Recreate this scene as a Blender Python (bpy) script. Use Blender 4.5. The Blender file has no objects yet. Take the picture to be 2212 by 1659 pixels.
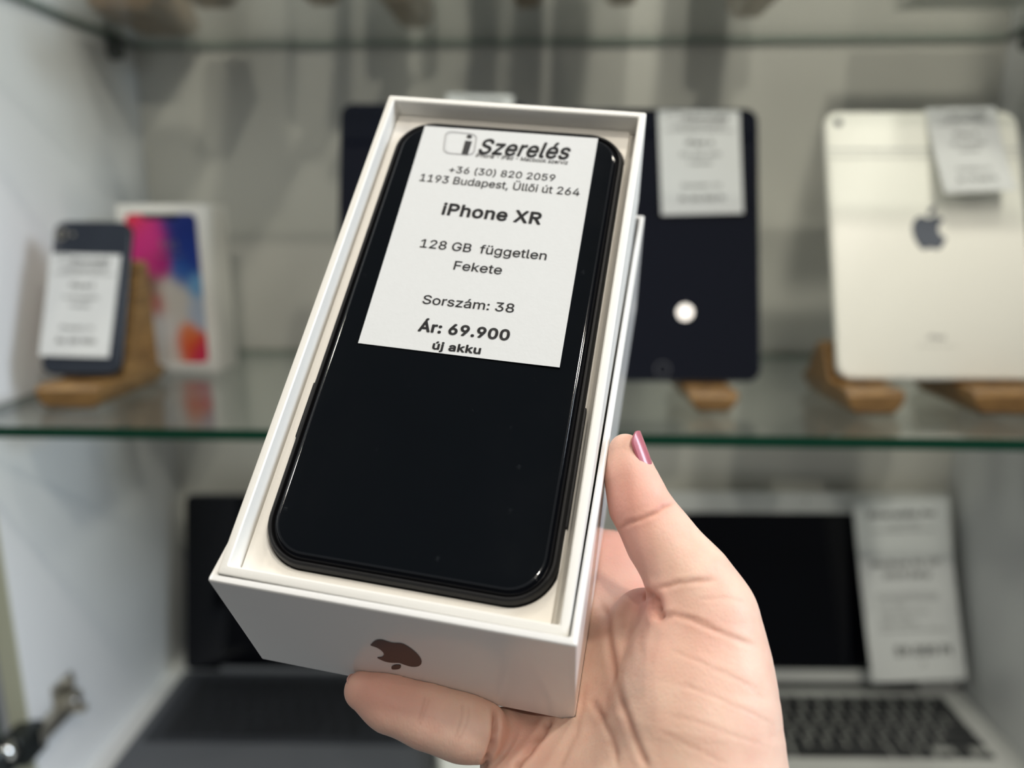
import bpy, bmesh, math, random
import numpy as np
from mathutils import Vector, Matrix

# ------------------------------------------------------------------ camera
F, CX, CY = 1610.2, 1106.0, 829.5
PIT, YAW = math.radians(12.5), math.radians(2.56)
CAMP = np.array([0.0, 0.0, 1.40])
FW = np.array([-math.sin(YAW)*math.cos(PIT), math.cos(YAW)*math.cos(PIT), -math.sin(PIT)])
RT = np.array([math.cos(YAW), math.sin(YAW), 0.0])
DN = -np.cross(RT, FW)
sc = bpy.context.scene
cd = bpy.data.cameras.new('camera')
cam = bpy.data.objects.new('camera', cd); sc.collection.objects.link(cam)
cd.sensor_fit = 'HORIZONTAL'; cd.sensor_width = 36.0
cd.lens = 36.0*F/2212.0
cd.clip_start = 0.01; cd.clip_end = 50
cd.dof.use_dof = True; cd.dof.focus_distance = 0.205; cd.dof.aperture_fstop = 5.6
cam.matrix_world = Matrix([[RT[0], -DN[0], -FW[0], CAMP[0]], [RT[1], -DN[1], -FW[1], CAMP[1]],
                           [RT[2], -DN[2], -FW[2], CAMP[2]], [0, 0, 0, 1]])
sc.camera = cam
# ------------------------------------------------------------------ colour management
sc.view_settings.view_transform = 'Standard'
try: sc.view_settings.look = 'None'
except Exception: pass
sc.view_settings.gamma = 1.0
sc.view_settings.use_curve_mapping = False
sc.view_settings.exposure = -0.44
sc.cycles.use_denoising = True
sc.cycles.max_bounces = 10
sc.cycles.transparent_max_bounces = 16
sc.cycles.caustics_reflective = False
sc.cycles.sample_clamp_indirect = 4.0
# ------------------------------------------------------------------ world: dim neutral shop interior
w = bpy.data.worlds.new('shop_ambient'); sc.world = w; w.use_nodes = True
w.node_tree.nodes['Background'].inputs[0].default_value = (0.93, 0.97, 1.0, 1)
w.node_tree.nodes['Background'].inputs[1].default_value = 0.19
# ------------------------------------------------------------------ lamps
def area(name, loc, target, size, power, col, shape='DISK'):
    l = bpy.data.lights.new(name, 'AREA'); l.shape = shape; l.size = size; l.energy = power; l.color = col
    o = bpy.data.objects.new(name, l); sc.collection.objects.link(o)
    o.location = Vector(loc)
    o.rotation_euler = (Vector(target)-Vector(loc)).to_track_quat('-Z', 'Y').to_euler()
    return o
WARM, COOL = (1.0, 0.93, 0.82), (0.78, 0.88, 1.0)
area('ceiling_downlight', (0.50, 0.22, 2.75), (0.0, 0.80, 1.1), 0.12, 5.5, WARM)
area('ceiling_downlight', (-0.12, 0.36, 2.75), (-0.1, 0.75, 1.1), 0.12, 6.0, WARM)
area('ceiling_downlight', (-1.35, 0.10, 2.75), (0.0, 0.7, 1.1), 0.12, 7.0, WARM)
area('ceiling_downlight', (0.55, -0.40, 2.75), (0.2, 0.8, 0.85), 0.12, 13.0, WARM)  # extra lamp added to brighten the lower cabinet
area('ceiling_downlight', (-1.40, -0.40, 2.75), (0.1, 0.8, 0.9), 0.12, 7.0, WARM)  # also added as extra light for the lower cabinet
area('ceiling_downlight', (1.05, -2.63, 2.75), (0.1, 0.6, 1.3), 0.065, 1.2, WARM)
area('ceiling_downlight', (0.34, -1.45, 2.75), (0.2, 0.75, 1.0), 0.08, 14.0, WARM)
area('shop_window', (2.4, -0.10, 2.45), (-0.4, 0.6, 1.0), 0.9, 74.0, COOL, 'SQUARE')

# ------------------------------------------------------------------ helpers
def ray(px, py): return RT*(px-CX)/F + DN*(py-CY)/F + FW
def at_z(px, py, z): r = ray(px, py); return CAMP + r*(z-CAMP[2])/r[2]
def at_y(px, py, y): r = ray(px, py); return CAMP + r*y/r[1]
CAMR = np.stack([RT, DN, FW], 1)                       # x right, y down, z away
def from_cam(P): return CAMP + (CAMR @ (np.asarray(P, float)*0.001).T).T     # millimetres to metres

def M4(R, t):
    m = Matrix.Identity(4)
    for i in range(3):
        for j in range(3): m[i][j] = float(R[i][j])
        m[i][3] = float(t[i])
    return m

def tag(o, label=None, cat=None, group=None, kind=None):
    if label: o['label'] = label
    if cat: o['category'] = cat
    if group: o['group'] = group
    if kind: o['kind'] = kind
    return o
def empty(name, mat4, label, cat, group=None):
    o = bpy.data.objects.new(name, None); sc.collection.objects.link(o)
    o.empty_display_size = 0.01; o.matrix_world = mat4
    return tag(o, label, cat, group)
def mesh(name, verts, faces, mat, parent=None, smooth=0.6, mat4=None):
    me = bpy.data.meshes.new(name)
    me.from_pydata([tuple(map(float, v)) for v in verts], [], [tuple(int(i) for i in f) for f in faces])
    return finish(name, me, mat, parent, smooth, mat4)
def finish(name, me, mat, parent=None, smooth=0.6, mat4=None):
    mats = mat if isinstance(mat, (list, tuple)) else [mat]
    for m in mats: me.materials.append(m)
    me.validate()
    if smooth:
        me.polygons.foreach_set('use_smooth', [True]*len(me.polygons))
        me.set_sharp_from_angle(angle=smooth)
    me.update()
    o = bpy.data.objects.new(name, me); sc.collection.objects.link(o)
    if parent is not None: o.parent = parent
    if mat4 is not None: o.matrix_world = mat4
    return o
def fix_normals(o):
    bm = bmesh.new(); bm.from_mesh(o.data); bmesh.ops.recalc_face_normals(bm, faces=bm.faces[:]); bm.to_mesh(o.data); bm.free(); return o

class MB:
    def __init__(s): s.v = []; s.f = []
    def add(s, v, f):
        n = len(s.v); s.v += [tuple(p) for p in v]; s.f += [tuple(i+n for i in q) for q in f]
    def loft(s, rings, cap=(True, True), close=False):
        n = len(rings[0]); v = [p for r in rings for p in r]; f = []
        for k in range(len(rings)-1 if not close else len(rings)):
            a, b = k*n, ((k+1) % len(rings))*n
            for i in range(n):
                j = (i+1) % n
                f.append((a+i, a+j, b+j, b+i))
        if cap[0]: f.append(tuple(range(n-1, -1, -1)))
        if cap[1]: f.append(tuple((len(rings)-1)*n+i for i in range(n)))
        s.add(v, f)
    def box(s, x0, x1, y0, y1, z0, z1):
        s.add([(x0,y0,z0),(x1,y0,z0),(x1,y1,z0),(x0,y1,z0),(x0,y0,z1),(x1,y0,z1),(x1,y1,z1),(x0,y1,z1)],
              [(3,2,1,0),(4,5,6,7),(0,1,5,4),(1,2,6,5),(2,3,7,6),(3,0,4,7)])
    def build(s, name, mat, parent=None, smooth=0.6, mat4=None):
        return fix_normals(mesh(name, s.v, s.f, mat, parent, smooth, mat4))
def bevel_box(name, x0, x1, y0, y1, z0, z1, b, mat, parent=None, seg=2, mat4=None):
    bm = bmesh.new(); bmesh.ops.create_cube(bm, size=1)
    for v in bm.verts:
        v.co = Vector(((x0+x1)/2+v.co.x*(x1-x0), (y0+y1)/2+v.co.y*(y1-y0), (z0+z1)/2+v.co.z*(z1-z0)))
    if b: bmesh.ops.bevel(bm, geom=bm.edges[:]+bm.verts[:], offset=b, segments=seg, profile=0.5, affect='EDGES')
    me = bpy.data.meshes.new(name); bm.to_mesh(me); bm.free()
    return finish(name, me, mat, parent, 0.5, mat4)
def rr(wd, ht, r, n=6, cx=0, cy=0):
    r = max(min(r, wd/2-1e-6, ht/2-1e-6), 1e-6)
    out = []
    for (sx, sy, a0) in ((1, 1, 0), (-1, 1, 90), (-1, -1, 180), (1, -1, 270)):
        for k in range(n+1):
            a = math.radians(a0+90*k/n)
            out.append((cx+sx*(wd/2-r)+r*math.cos(a), cy+sy*(ht/2-r)+r*math.sin(a)))
    return out
def ring(wd, ht, r, z, n=6, cx=0, cy=0, axis='z'):
    p = rr(wd, ht, r, n, cx, cy)
    if axis == 'z': return [(a, b, z) for a, b in p]
    return [(a, z, b) for a, b in p]

# ------------------------------------------------------------------ materials
def new_mat(name):
    m = bpy.data.materials.new(name); m.use_nodes = True
    return m, m.node_tree.nodes, m.node_tree.links, m.node_tree.nodes['Principled BSDF']
def pm(name, col, rough=0.5, metal=0.0, spec=0.5, noise=0.0, nscale=200.0, bump=0.0, bscale=800.0, coat=0.0, col2=None):
    m, N, L, B = new_mat(name)
    B.inputs['Base Color'].default_value = (*col, 1); B.inputs['Roughness'].default_value = rough
    B.inputs['Metallic'].default_value = metal; B.inputs['Specular IOR Level'].default_value = spec
    B.inputs['Coat Weight'].default_value = coat; B.inputs['Coat Roughness'].default_value = 0.05
    tc = N.new('ShaderNodeTexCoord')
    if noise or col2:
        nz = N.new('ShaderNodeTexNoise'); nz.inputs['Scale'].default_value = nscale; nz.inputs['Detail'].default_value = 4
        L.new(tc.outputs['Object'], nz.inputs['Vector'])
        mx = N.new('ShaderNodeMix'); mx.data_type = 'RGBA'
        c2 = col2 or tuple(c*(1-noise) for c in col)
        mx.inputs[6].default_value = (*col, 1); mx.inputs[7].default_value = (*c2, 1)
        L.new(nz.outputs['Fac'], mx.inputs[0]); L.new(mx.outputs[2], B.inputs['Base Color'])
    if bump:
        nb = N.new('ShaderNodeTexNoise'); nb.inputs['Scale'].default_value = bscale; nb.inputs['Detail'].default_value = 3
        L.new(tc.outputs['Object'], nb.inputs['Vector'])
        bp = N.new('ShaderNodeBump'); bp.inputs['Strength'].default_value = bump; bp.inputs['Distance'].default_value = 0.0004
        L.new(nb.outputs['Fac'], bp.inputs['Height']); L.new(bp.outputs[0], B.inputs['Normal'])
    return m
M = {}
M['laminate'] = pm('white_laminate', (0.76, 0.77, 0.775), 0.42, noise=0.05, nscale=3)
M['back_laminate'] = pm('grey_back_laminate', (0.66, 0.645, 0.59), 0.38, noise=0.06, nscale=2.5)
M['panel_edge'] = pm('cream_edge_band', (0.46, 0.47, 0.36), 0.5, noise=0.05)
M['card'] = pm('white_card', (0.83, 0.815, 0.77), 0.55, noise=0.03, nscale=60, bump=0.06, bscale=1500)
M['satin_card'] = pm('satin_white_card', (0.80, 0.795, 0.78), 0.22, noise=0.02, nscale=40, coat=0.15)
M['moulded'] = pm('moulded_white_card', (0.84, 0.80, 0.735), 0.7, noise=0.04, nscale=90, bump=0.1, bscale=1200)
M['paper'] = pm('label_paper', (0.68, 0.695, 0.70), 0.8, noise=0.04, nscale=500, bump=0.1, bscale=900)
M['ink'] = pm('printer_ink', (0.03, 0.03, 0.033), 0.7, noise=0.3, nscale=900)
M['ink_grey'] = pm('pale_printer_ink', (0.30, 0.30, 0.31), 0.7)
M['case'] = pm('matte_black_case', (0.008, 0.008, 0.009), 0.5, spec=.25, noise=0.2, nscale=300, bump=0.1, bscale=3000)
M['frame_black'] = pm('black_metal_frame', (0.012, 0.012, 0.014), 0.22, metal=0.0)
M['alu'] = pm('brushed_aluminium', (0.60, 0.61, 0.60), 0.45, metal=0.2, noise=0.05, nscale=50)
M['alu_dark'] = pm('space_grey_aluminium', (0.10, 0.105, 0.118), 0.45, metal=0.2, noise=0.05, nscale=50)
M['key_dark'] = pm('black_key_plastic', (0.012, 0.013, 0.016), 0.45, noise=0.2)
M['key_well'] = pm('keyboard_well_grey', (0.30, 0.31, 0.30), 0.5)
M['key_well_dark'] = pm('keyboard_well_black', (0.022, 0.024, 0.030), 0.5)
M['black_glass'] = pm('black_display_glass', (0.001, 0.0013, 0.0028), 0.06, spec=0.22)
M['black_lcd'] = pm('switched_off_display', (0.006, 0.007, 0.013), 0.01, spec=0.5)
M['tablet_glass'] = pm('tablet_black_glass', (0.006, 0.007, 0.013), 0.01, spec=0.5)
M['ipad_back'] = pm('pale_gold_aluminium_back', (0.90, 0.895, 0.82), 0.4, metal=0.0, noise=0.02, nscale=30)
M['logo_grey'] = pm('mirror_grey_logo', (0.19, 0.21, 0.25), 0.25, metal=0.5)
M['logo_black'] = pm('glossy_black_logo_foil', (0.022, 0.011, 0.012), 0.3, spec=.35)
M['chrome'] = pm('polished_chrome', (0.75, 0.75, 0.72), 0.12, metal=1.0)
M['nickel'] = pm('nickel_plated_steel', (0.52, 0.49, 0.42), 0.3, metal=0.9, noise=0.15, nscale=120)
M['dark_metal'] = pm('dark_metal', (0.03, 0.035, 0.035), 0.25, metal=0.6)
M['clip'] = pm('grey_plastic_clip', (0.10, 0.11, 0.105), 0.4)
M['slate_glass'] = pm('slate_black_back_glass', (0.030, 0.036, 0.050), 0.10, spec=0.6, noise=0.1)
M['white_plastic'] = pm('white_plastic', (0.80, 0.81, 0.77), 0.3, noise=0.02)
def wood():
    m, N, L, B = new_mat('varnished_oak')
    tc = N.new('ShaderNodeTexCoord'); mp = N.new('ShaderNodeMapping'); mp.inputs['Scale'].default_value = (30, 30, 160)
    nz = N.new('ShaderNodeTexNoise'); nz.inputs['Scale'].default_value = 1.6; nz.inputs['Detail'].default_value = 5; nz.inputs['Distortion'].default_value = 0.6
    cr = N.new('ShaderNodeValToRGB'); cr.color_ramp.elements[0].position = 0.3; cr.color_ramp.elements[1].position = 0.72
    cr.color_ramp.elements[0].color = (0.11, 0.055, 0.018, 1); cr.color_ramp.elements[1].color = (0.33, 0.185, 0.062, 1)
    L.new(tc.outputs['Object'], mp.inputs[0]); L.new(mp.outputs[0], nz.inputs['Vector']); L.new(nz.outputs['Fac'], cr.inputs[0])
    L.new(cr.outputs[0], B.inputs['Base Color']); B.inputs['Roughness'].default_value = 0.42
    return m
M['wood'] = wood()
def glass():
    m, N, L, B = new_mat('clear_shelf_glass'); N.remove(B)
    out = N['Material Output']; tr = N.new('ShaderNodeBsdfTransparent'); tr.inputs[0].default_value = (0.955, 0.98, 0.965, 1)
    gl = N.new('ShaderNodeBsdfGlossy'); gl.inputs['Roughness'].default_value = 0.02; gl.inputs[0].default_value = (1, 1, 1, 1)
    lw = N.new('ShaderNodeLayerWeight'); lw.inputs[0].default_value = 0.5      # Schlick reflectance, the same from both sides of each face
    pw = N.new('ShaderNodeMath'); pw.operation = 'POWER'; pw.inputs[1].default_value = 5; L.new(lw.outputs['Facing'], pw.inputs[0])
    fr = N.new('ShaderNodeMath'); fr.operation = 'MULTIPLY_ADD'; fr.inputs[1].default_value = 0.9; fr.inputs[2].default_value = 0.04; L.new(pw.outputs[0], fr.inputs[0])
    mx = N.new('ShaderNodeMixShader'); L.new(fr.outputs[0], mx.inputs[0]); L.new(tr.outputs[0], mx.inputs[1]); L.new(gl.outputs[0], mx.inputs[2])
    L.new(mx.outputs[0], out.inputs[0]); return m
M['glass'] = glass()
M['glass_edge'] = pm('green_polished_glass_edge', (0.004, 0.050, 0.026), 0.3, spec=.25, noise=0.3, nscale=20)
M['glass_edge_lit'] = pm('lit_glass_edge', (0.13, 0.19, 0.15), 0.5, noise=0.1, nscale=20)  # back edge of the same glass, with its light put into the colour
def phone_glass():
    m, N, L, B = new_mat('dusty_screen_protector')
    B.inputs['Base Color'].default_value = (0.002, 0.003, 0.0045, 1); B.inputs['Specular IOR Level'].default_value = 0.3
    tc = N.new('ShaderNodeTexCoord')
    vo = N.new('ShaderNodeTexVoronoi'); vo.inputs['Scale'].default_value = 260; vo.inputs['Randomness'].default_value = 1
    nz = N.new('ShaderNodeTexNoise'); nz.inputs['Scale'].default_value = 700; nz.inputs['Detail'].default_value = 2
    dist = N.new('ShaderNodeMix'); dist.data_type = 'VECTOR'; dist.inputs[0].default_value = 0.004
    L.new(tc.outputs['Object'], dist.inputs[4]); L.new(nz.outputs['Color'], dist.inputs[5]); L.new(dist.outputs[1], vo.inputs['Vector'])
    lt = N.new('ShaderNodeMath'); lt.operation = 'LESS_THAN'; lt.inputs[1].default_value = 0.06; L.new(vo.outputs['Distance'], lt.inputs[0])
    sx = N.new('ShaderNodeSeparateColor'); L.new(vo.outputs['Color'], sx.inputs[0])
    gt = N.new('ShaderNodeMath'); gt.operation = 'GREATER_THAN'; gt.inputs[1].default_value = 0.86; L.new(sx.outputs[0], gt.inputs[0])
    mu = N.new('ShaderNodeMath'); mu.operation = 'MULTIPLY'; L.new(lt.outputs[0], mu.inputs[0]); L.new(gt.outputs[0], mu.inputs[1])
    mc = N.new('ShaderNodeMix'); mc.data_type = 'RGBA'; mc.inputs[6].default_value = (0.002, 0.003, 0.0045, 1); mc.inputs[7].default_value = (0.11, 0.12, 0.13, 1)
    L.new(mu.outputs[0], mc.inputs[0]); L.new(mc.outputs[2], B.inputs['Base Color'])
    n2 = N.new('ShaderNodeTexNoise'); n2.inputs['Scale'].default_value = 60; n2.inputs['Detail'].default_value = 6; L.new(tc.outputs['Object'], n2.inputs['Vector'])
    mr = N.new('ShaderNodeMapRange'); mr.inputs[3].default_value = 0.05; mr.inputs[4].default_value = 0.2; L.new(n2.outputs['Fac'], mr.inputs[0]); L.new(mr.outputs[0], B.inputs['Roughness'])
    return m
M['phone_glass'] = phone_glass()
M['protector_edge'] = pm('clear_protector_edge', (0.005, 0.006, 0.008), 0.08, spec=.8)

# ------------------------------------------------------------------ lettering
GLYPHS = {  # sans-serif letter shapes: advance, outline points, triangles (thousandths of an em)
 ' ':(187,[],[]),
 '"':(321,[78,318,70,509,136,509,128,318,193,318,185,509,250,509,243,318],[0,1,2,0,2,3,4,5,6,4,6,7]),
 '(':(273,[89,207,90,244,94,283,101,324,105,348,111,372,117,395,124,418,132,441,145,477,160,510,177,539,236,539,219,503,204,466,191,428,179,390,169,351,161,313,156,276,152,241,151,207,152,176,155,145,160,115,167,83,177,50,188,16,196,-5,205,-27,214,-49,225,-72,236,-96,177,-96,160,-66,145,-36,132,-6,121,24,111,55,103,85,97,116,93,146,90,176],[10,11,12,10,12,13,9,10,13,9,13,14,8,9,14,8,14,15,7,8,15,7,15,16,6,7,16,5,6,16,5,16,17,4,5,17,4,17,18,3,4,18,2,3,18,2,18,19,1,2,19,1,19,20,0,1,20,0,20,21,42,0,21,42,21,22,41,42,22,41,22,23,40,41,23,40,23,24,39,40,24,39,24,25,38,39,25,38,25,26,37,38,26,37,26,27,36,37,27,36,27,28,36,28,29,35,36,29,35,29,30,34,35,30,34,30,31,33,34,31,33,31,32]),
 ')':(273,[37,-96,49,-72,59,-48,69,-25,78,-3,86,18,97,52,106,85,113,116,118,147,121,177,122,207,121,241,117,276,112,313,104,351,94,390,82,428,69,466,54,503,37,539,97,539,113,510,128,477,142,441,149,418,156,395,162,372,168,348,173,323,179,283,183,244,184,207,183,176,180,145,176,115,170,84,161,53,152,23,140,-7,127,-37,113,-67,97,-96],[19,20,21,19,21,22,19,22,23,18,19,23,18,23,24,17,18,24,17,24,25,16,17,25,16,25,26,16,26,27,15,16,27,15,27,28,14,15,28,14,28,29,14,29,30,13,14,30,13,30,31,12,13,31,12,31,32,11,12,32,10,11,32,10,32,33,9,10,33,9,33,34,8,9,34,8,34,35,7,8,35,7,35,36,6,7,36,6,36,37,6,37,38,5,6,38,5,38,39,4,5,39,3,4,39,3,39,40,2,3,40,2,40,41,1,2,41,1,41,42,0,1,42]),
 '+':(453,[198,34,198,364,255,364,255,34,61,172,61,226,391,226,391,172],[0,1,2,0,2,3,4,5,6,4,6,7]),
 ',':(187,[38,-119,68,71,137,71,84,-119],[0,1,2,0,2,3]),
 '-':(453,[337,244,337,188,114,188,114,244],[2,3,0,2,0,1]),
 '.':(187,[95,-4,83,-3,73,1,63,9,55,18,51,29,50,41,51,53,55,64,63,73,73,81,83,85,95,87,107,85,118,81,128,73,135,64,140,53,141,41,140,29,135,18,128,9,118,1,107,-3],[11,12,13,10,11,13,10,13,14,9,10,14,9,14,15,8,9,15,8,15,16,7,8,16,7,16,17,6,7,17,6,17,18,5,6,18,5,18,19,4,5,19,4,19,20,3,4,20,3,20,21,2,3,21,2,21,22,1,2,22,1,22,23,0,1,23]),
 '0':(453,[227,-7,191,-3,158,7,130,24,105,48,85,77,69,113,61,138,55,164,51,192,49,222,48,254,49,286,51,316,55,344,61,370,69,395,85,431,106,461,130,484,159,502,191,512,227,516,262,512,295,502,323,484,348,461,368,431,384,395,392,370,398,344,402,316,404,286,405,254,404,222,402,192,398,164,392,138,384,113,368,77,348,48,323,24,295,7,263,-3,227,50,250,52,271,60,290,74,306,92,320,116,330,144,338,176,342,213,344,254,342,295,338,332,330,365,320,393,306,416,290,435,271,449,250,457,227,460,203,457,182,449,163,435,147,416,134,393,123,365,115,332,111,295,109,254,111,213,115,176,123,144,134,116,147,92,163,74,182,60,203,52],[21,22,23,20,21,23,20,23,24,19,20,24,19,24,25,18,19,25,18,25,26,17,18,63,63,18,62,62,18,26,62,26,61,61,26,27,17,63,64,60,61,27,17,64,65,59,60,27,17,65,66,58,59,27,16,17,66,58,27,28,16,66,67,57,58,28,15,16,67,57,28,29,15,67,68,56,57,29,14,15,68,56,29,30,14,68,69,55,56,30,13,14,69,55,30,31,13,69,70,54,55,31,12,13,70,54,31,32,12,70,71,53,54,32,11,12,71,53,32,33,10,11,71,10,71,72,52,53,33,52,33,34,9,10,72,52,34,35,9,72,73,51,52,35,8,9,73,51,35,36,8,73,74,50,51,36,7,8,74,50,36,37,7,74,75,49,50,37,6,7,75,49,37,38,6,75,76,48,49,38,5,6,76,48,38,39,5,76,77,47,48,39,4,5,77,47,39,40,4,77,78,46,47,40,4,78,79,45,46,40,4,79,44,44,45,40,4,44,40,3,4,40,3,40,41,2,3,41,2,41,42,1,2,42,1,42,43,0,1,43]),
 '1':(453,[76,0,76,55,391,55,391,0,276,509,276,0,212,0,212,448,209,448,86,358,86,427,198,509],[0,1,2,0,2,3,10,11,4,10,4,8,8,4,7,7,4,5,10,8,9,6,7,5]),
 '2':(453,[64,0,64,47,234,229,252,248,268,266,282,282,294,298,303,312,311,327,316,341,319,356,320,371,319,389,315,405,308,419,298,431,287,441,273,449,258,455,241,458,224,460,205,458,188,454,172,447,159,438,148,427,139,413,132,398,128,381,127,362,66,362,68,391,75,418,86,442,102,464,121,482,143,496,168,507,196,513,225,516,254,513,281,507,306,497,328,482,346,465,361,445,372,423,379,398,381,372,380,354,377,336,371,318,363,299,351,280,336,259,317,235,294,209,267,180,153,60,153,57,389,57,389,0],[38,39,40,37,38,40,37,40,41,36,37,41,36,41,42,36,42,43,35,36,43,34,35,43,34,43,44,34,44,20,20,44,45,33,34,21,21,34,20,19,20,45,33,21,22,18,19,45,17,18,45,33,22,23,16,17,45,33,23,24,16,45,46,32,33,24,15,16,46,32,24,25,14,15,46,32,25,26,14,46,47,13,14,47,31,32,26,31,26,27,12,13,47,31,27,28,12,47,48,30,31,28,11,12,48,30,28,29,11,48,49,10,11,49,9,10,49,9,49,50,8,9,50,8,50,51,7,8,51,7,51,52,6,7,52,6,52,53,5,6,53,4,5,53,4,53,54,3,4,54,3,54,55,2,3,55,2,55,56,1,2,56,1,56,57,1,57,58,1,58,59,1,59,60,1,60,61,0,1,61]),
 '3':(453,[218,-7,188,-5,159,1,133,10,108,22,88,38,70,57,57,79,48,104,44,132,109,132,112,115,118,100,126,87,137,76,150,66,165,59,182,54,200,51,219,50,239,51,258,55,275,61,291,69,304,80,315,93,323,108,328,125,329,145,328,163,323,180,316,196,306,211,292,223,275,234,254,241,229,246,201,248,157,248,157,299,288,448,288,452,70,452,70,509,372,509,372,461,211,278,211,289,247,290,279,286,308,276,333,262,354,244,371,222,383,198,391,173,393,145,390,116,383,90,370,66,354,45,333,27,309,12,281,2,251,-5],[42,43,44,42,44,45,42,45,41,41,45,40,40,45,46,39,40,47,47,40,46,38,39,47,47,48,49,38,47,49,38,49,50,38,50,51,38,51,37,37,51,52,36,37,52,35,36,52,35,52,53,34,35,53,33,34,53,32,33,53,32,53,54,31,32,54,31,54,55,30,31,55,29,30,55,29,55,56,28,29,56,27,28,56,27,56,57,8,9,10,8,10,11,26,27,57,26,57,58,8,11,12,25,26,58,7,8,12,7,12,13,24,25,58,24,58,59,7,13,14,23,24,59,6,7,14,6,14,15,22,23,59,6,15,16,22,59,60,21,22,60,6,16,17,5,6,17,20,21,60,5,17,18,5,18,19,19,20,60,5,19,60,5,60,61,4,5,61,4,61,62,3,4,62,3,62,63,2,3,63,2,63,64,1,2,64,0,1,64]),
 '4':(453,[40,105,40,158,247,509,311,509,109,166,109,163,413,163,413,105,282,0,282,121,282,146,282,318,343,318,343,0],[1,2,3,1,3,4,1,4,5,1,5,6,1,6,7,0,1,7,10,11,12,10,12,13,9,10,13,8,9,13]),
 '5':(453,[221,-7,192,-5,165,1,140,11,118,25,99,41,83,60,71,82,63,105,60,130,122,130,125,115,130,102,138,89,148,78,160,68,173,60,188,54,204,51,221,50,241,51,259,56,276,64,291,75,304,89,314,104,322,122,326,141,328,162,326,183,321,203,314,221,303,237,290,251,275,262,257,270,238,275,218,277,201,276,184,273,167,268,152,262,139,255,128,246,67,253,96,509,366,509,366,452,151,452,134,301,136,301,148,311,162,318,178,325,194,330,212,333,229,334,252,332,274,328,294,321,313,311,330,299,345,285,358,269,370,251,379,231,386,210,390,187,391,163,388,132,381,102,369,76,352,52,332,32,309,15,282,3,253,-4],[44,45,48,48,45,46,48,46,47,44,48,49,55,56,57,54,55,57,54,57,58,53,54,58,53,58,59,52,53,59,52,59,60,51,52,60,50,51,60,50,60,61,44,49,50,44,50,61,44,61,38,38,61,62,38,62,37,37,62,63,36,37,63,44,38,39,35,36,63,44,39,40,34,35,63,34,63,64,44,40,41,44,41,42,33,34,64,44,42,43,32,33,64,32,64,65,31,32,65,31,65,66,30,31,66,30,66,67,29,30,67,29,67,68,28,29,68,28,68,69,27,28,69,26,27,69,26,69,70,8,9,10,8,10,11,25,26,70,8,11,12,7,8,12,24,25,70,7,12,13,24,70,71,7,13,14,23,24,71,6,7,14,6,14,15,23,71,72,22,23,72,6,15,16,21,22,72,5,6,16,5,16,17,20,21,72,5,17,18,20,72,73,5,18,19,19,20,73,5,19,73,4,5,73,4,73,74,3,4,74,3,74,75,2,3,75,2,75,76,1,2,76,1,76,0]),
 '6':(453,[226,-7,196,-4,168,3,142,15,119,31,100,51,84,74,73,101,66,130,64,162,65,187,71,212,80,239,93,268,112,302,137,340,252,509,322,509,151,261,145,261,151,270,157,279,165,288,174,295,184,302,196,307,208,311,221,313,235,314,265,312,291,305,316,295,337,280,355,262,370,240,380,215,387,187,389,157,387,127,379,98,368,73,352,50,333,30,310,14,284,3,257,-4,226,48,245,50,263,55,279,63,293,73,304,86,314,101,322,119,326,137,327,157,326,178,322,196,314,213,304,228,293,241,279,251,263,259,245,264,226,265,207,264,190,259,174,252,160,241,148,229,138,214,131,197,126,179,125,158,126,138,131,119,138,102,148,86,160,73,174,63,190,55,207,50],[15,16,17,15,17,23,23,17,18,14,15,23,27,28,29,26,27,29,26,29,30,25,26,30,24,25,30,24,30,31,13,14,23,23,24,31,13,23,22,18,23,31,18,31,32,13,22,21,18,32,65,65,32,64,64,32,33,13,21,20,13,20,19,12,13,19,63,64,33,18,65,66,62,63,33,62,33,34,12,19,18,12,18,66,12,66,67,61,62,34,12,67,68,60,61,34,12,68,69,59,60,34,59,34,35,11,12,69,11,69,70,58,59,35,58,35,36,11,70,71,57,58,36,10,11,71,10,71,72,56,57,36,9,10,72,56,36,37,9,72,73,55,56,37,8,9,73,8,73,74,54,55,37,54,37,38,8,74,75,53,54,38,7,8,75,53,38,39,7,75,76,52,53,39,7,76,77,6,7,77,51,52,39,51,39,40,6,77,78,50,51,40,5,6,78,5,78,79,49,50,40,49,40,41,5,79,80,48,49,41,5,80,81,47,48,41,4,5,81,4,81,46,46,47,41,46,41,42,4,46,42,3,4,42,3,42,43,2,3,43,2,43,44,1,2,44,1,44,45,0,1,45]),
 '7':(453,[97,0,323,448,323,452,62,452,62,509,391,509,391,449,165,0],[3,4,5,3,5,2,2,5,6,1,2,6,1,6,7,0,1,7]),
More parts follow.
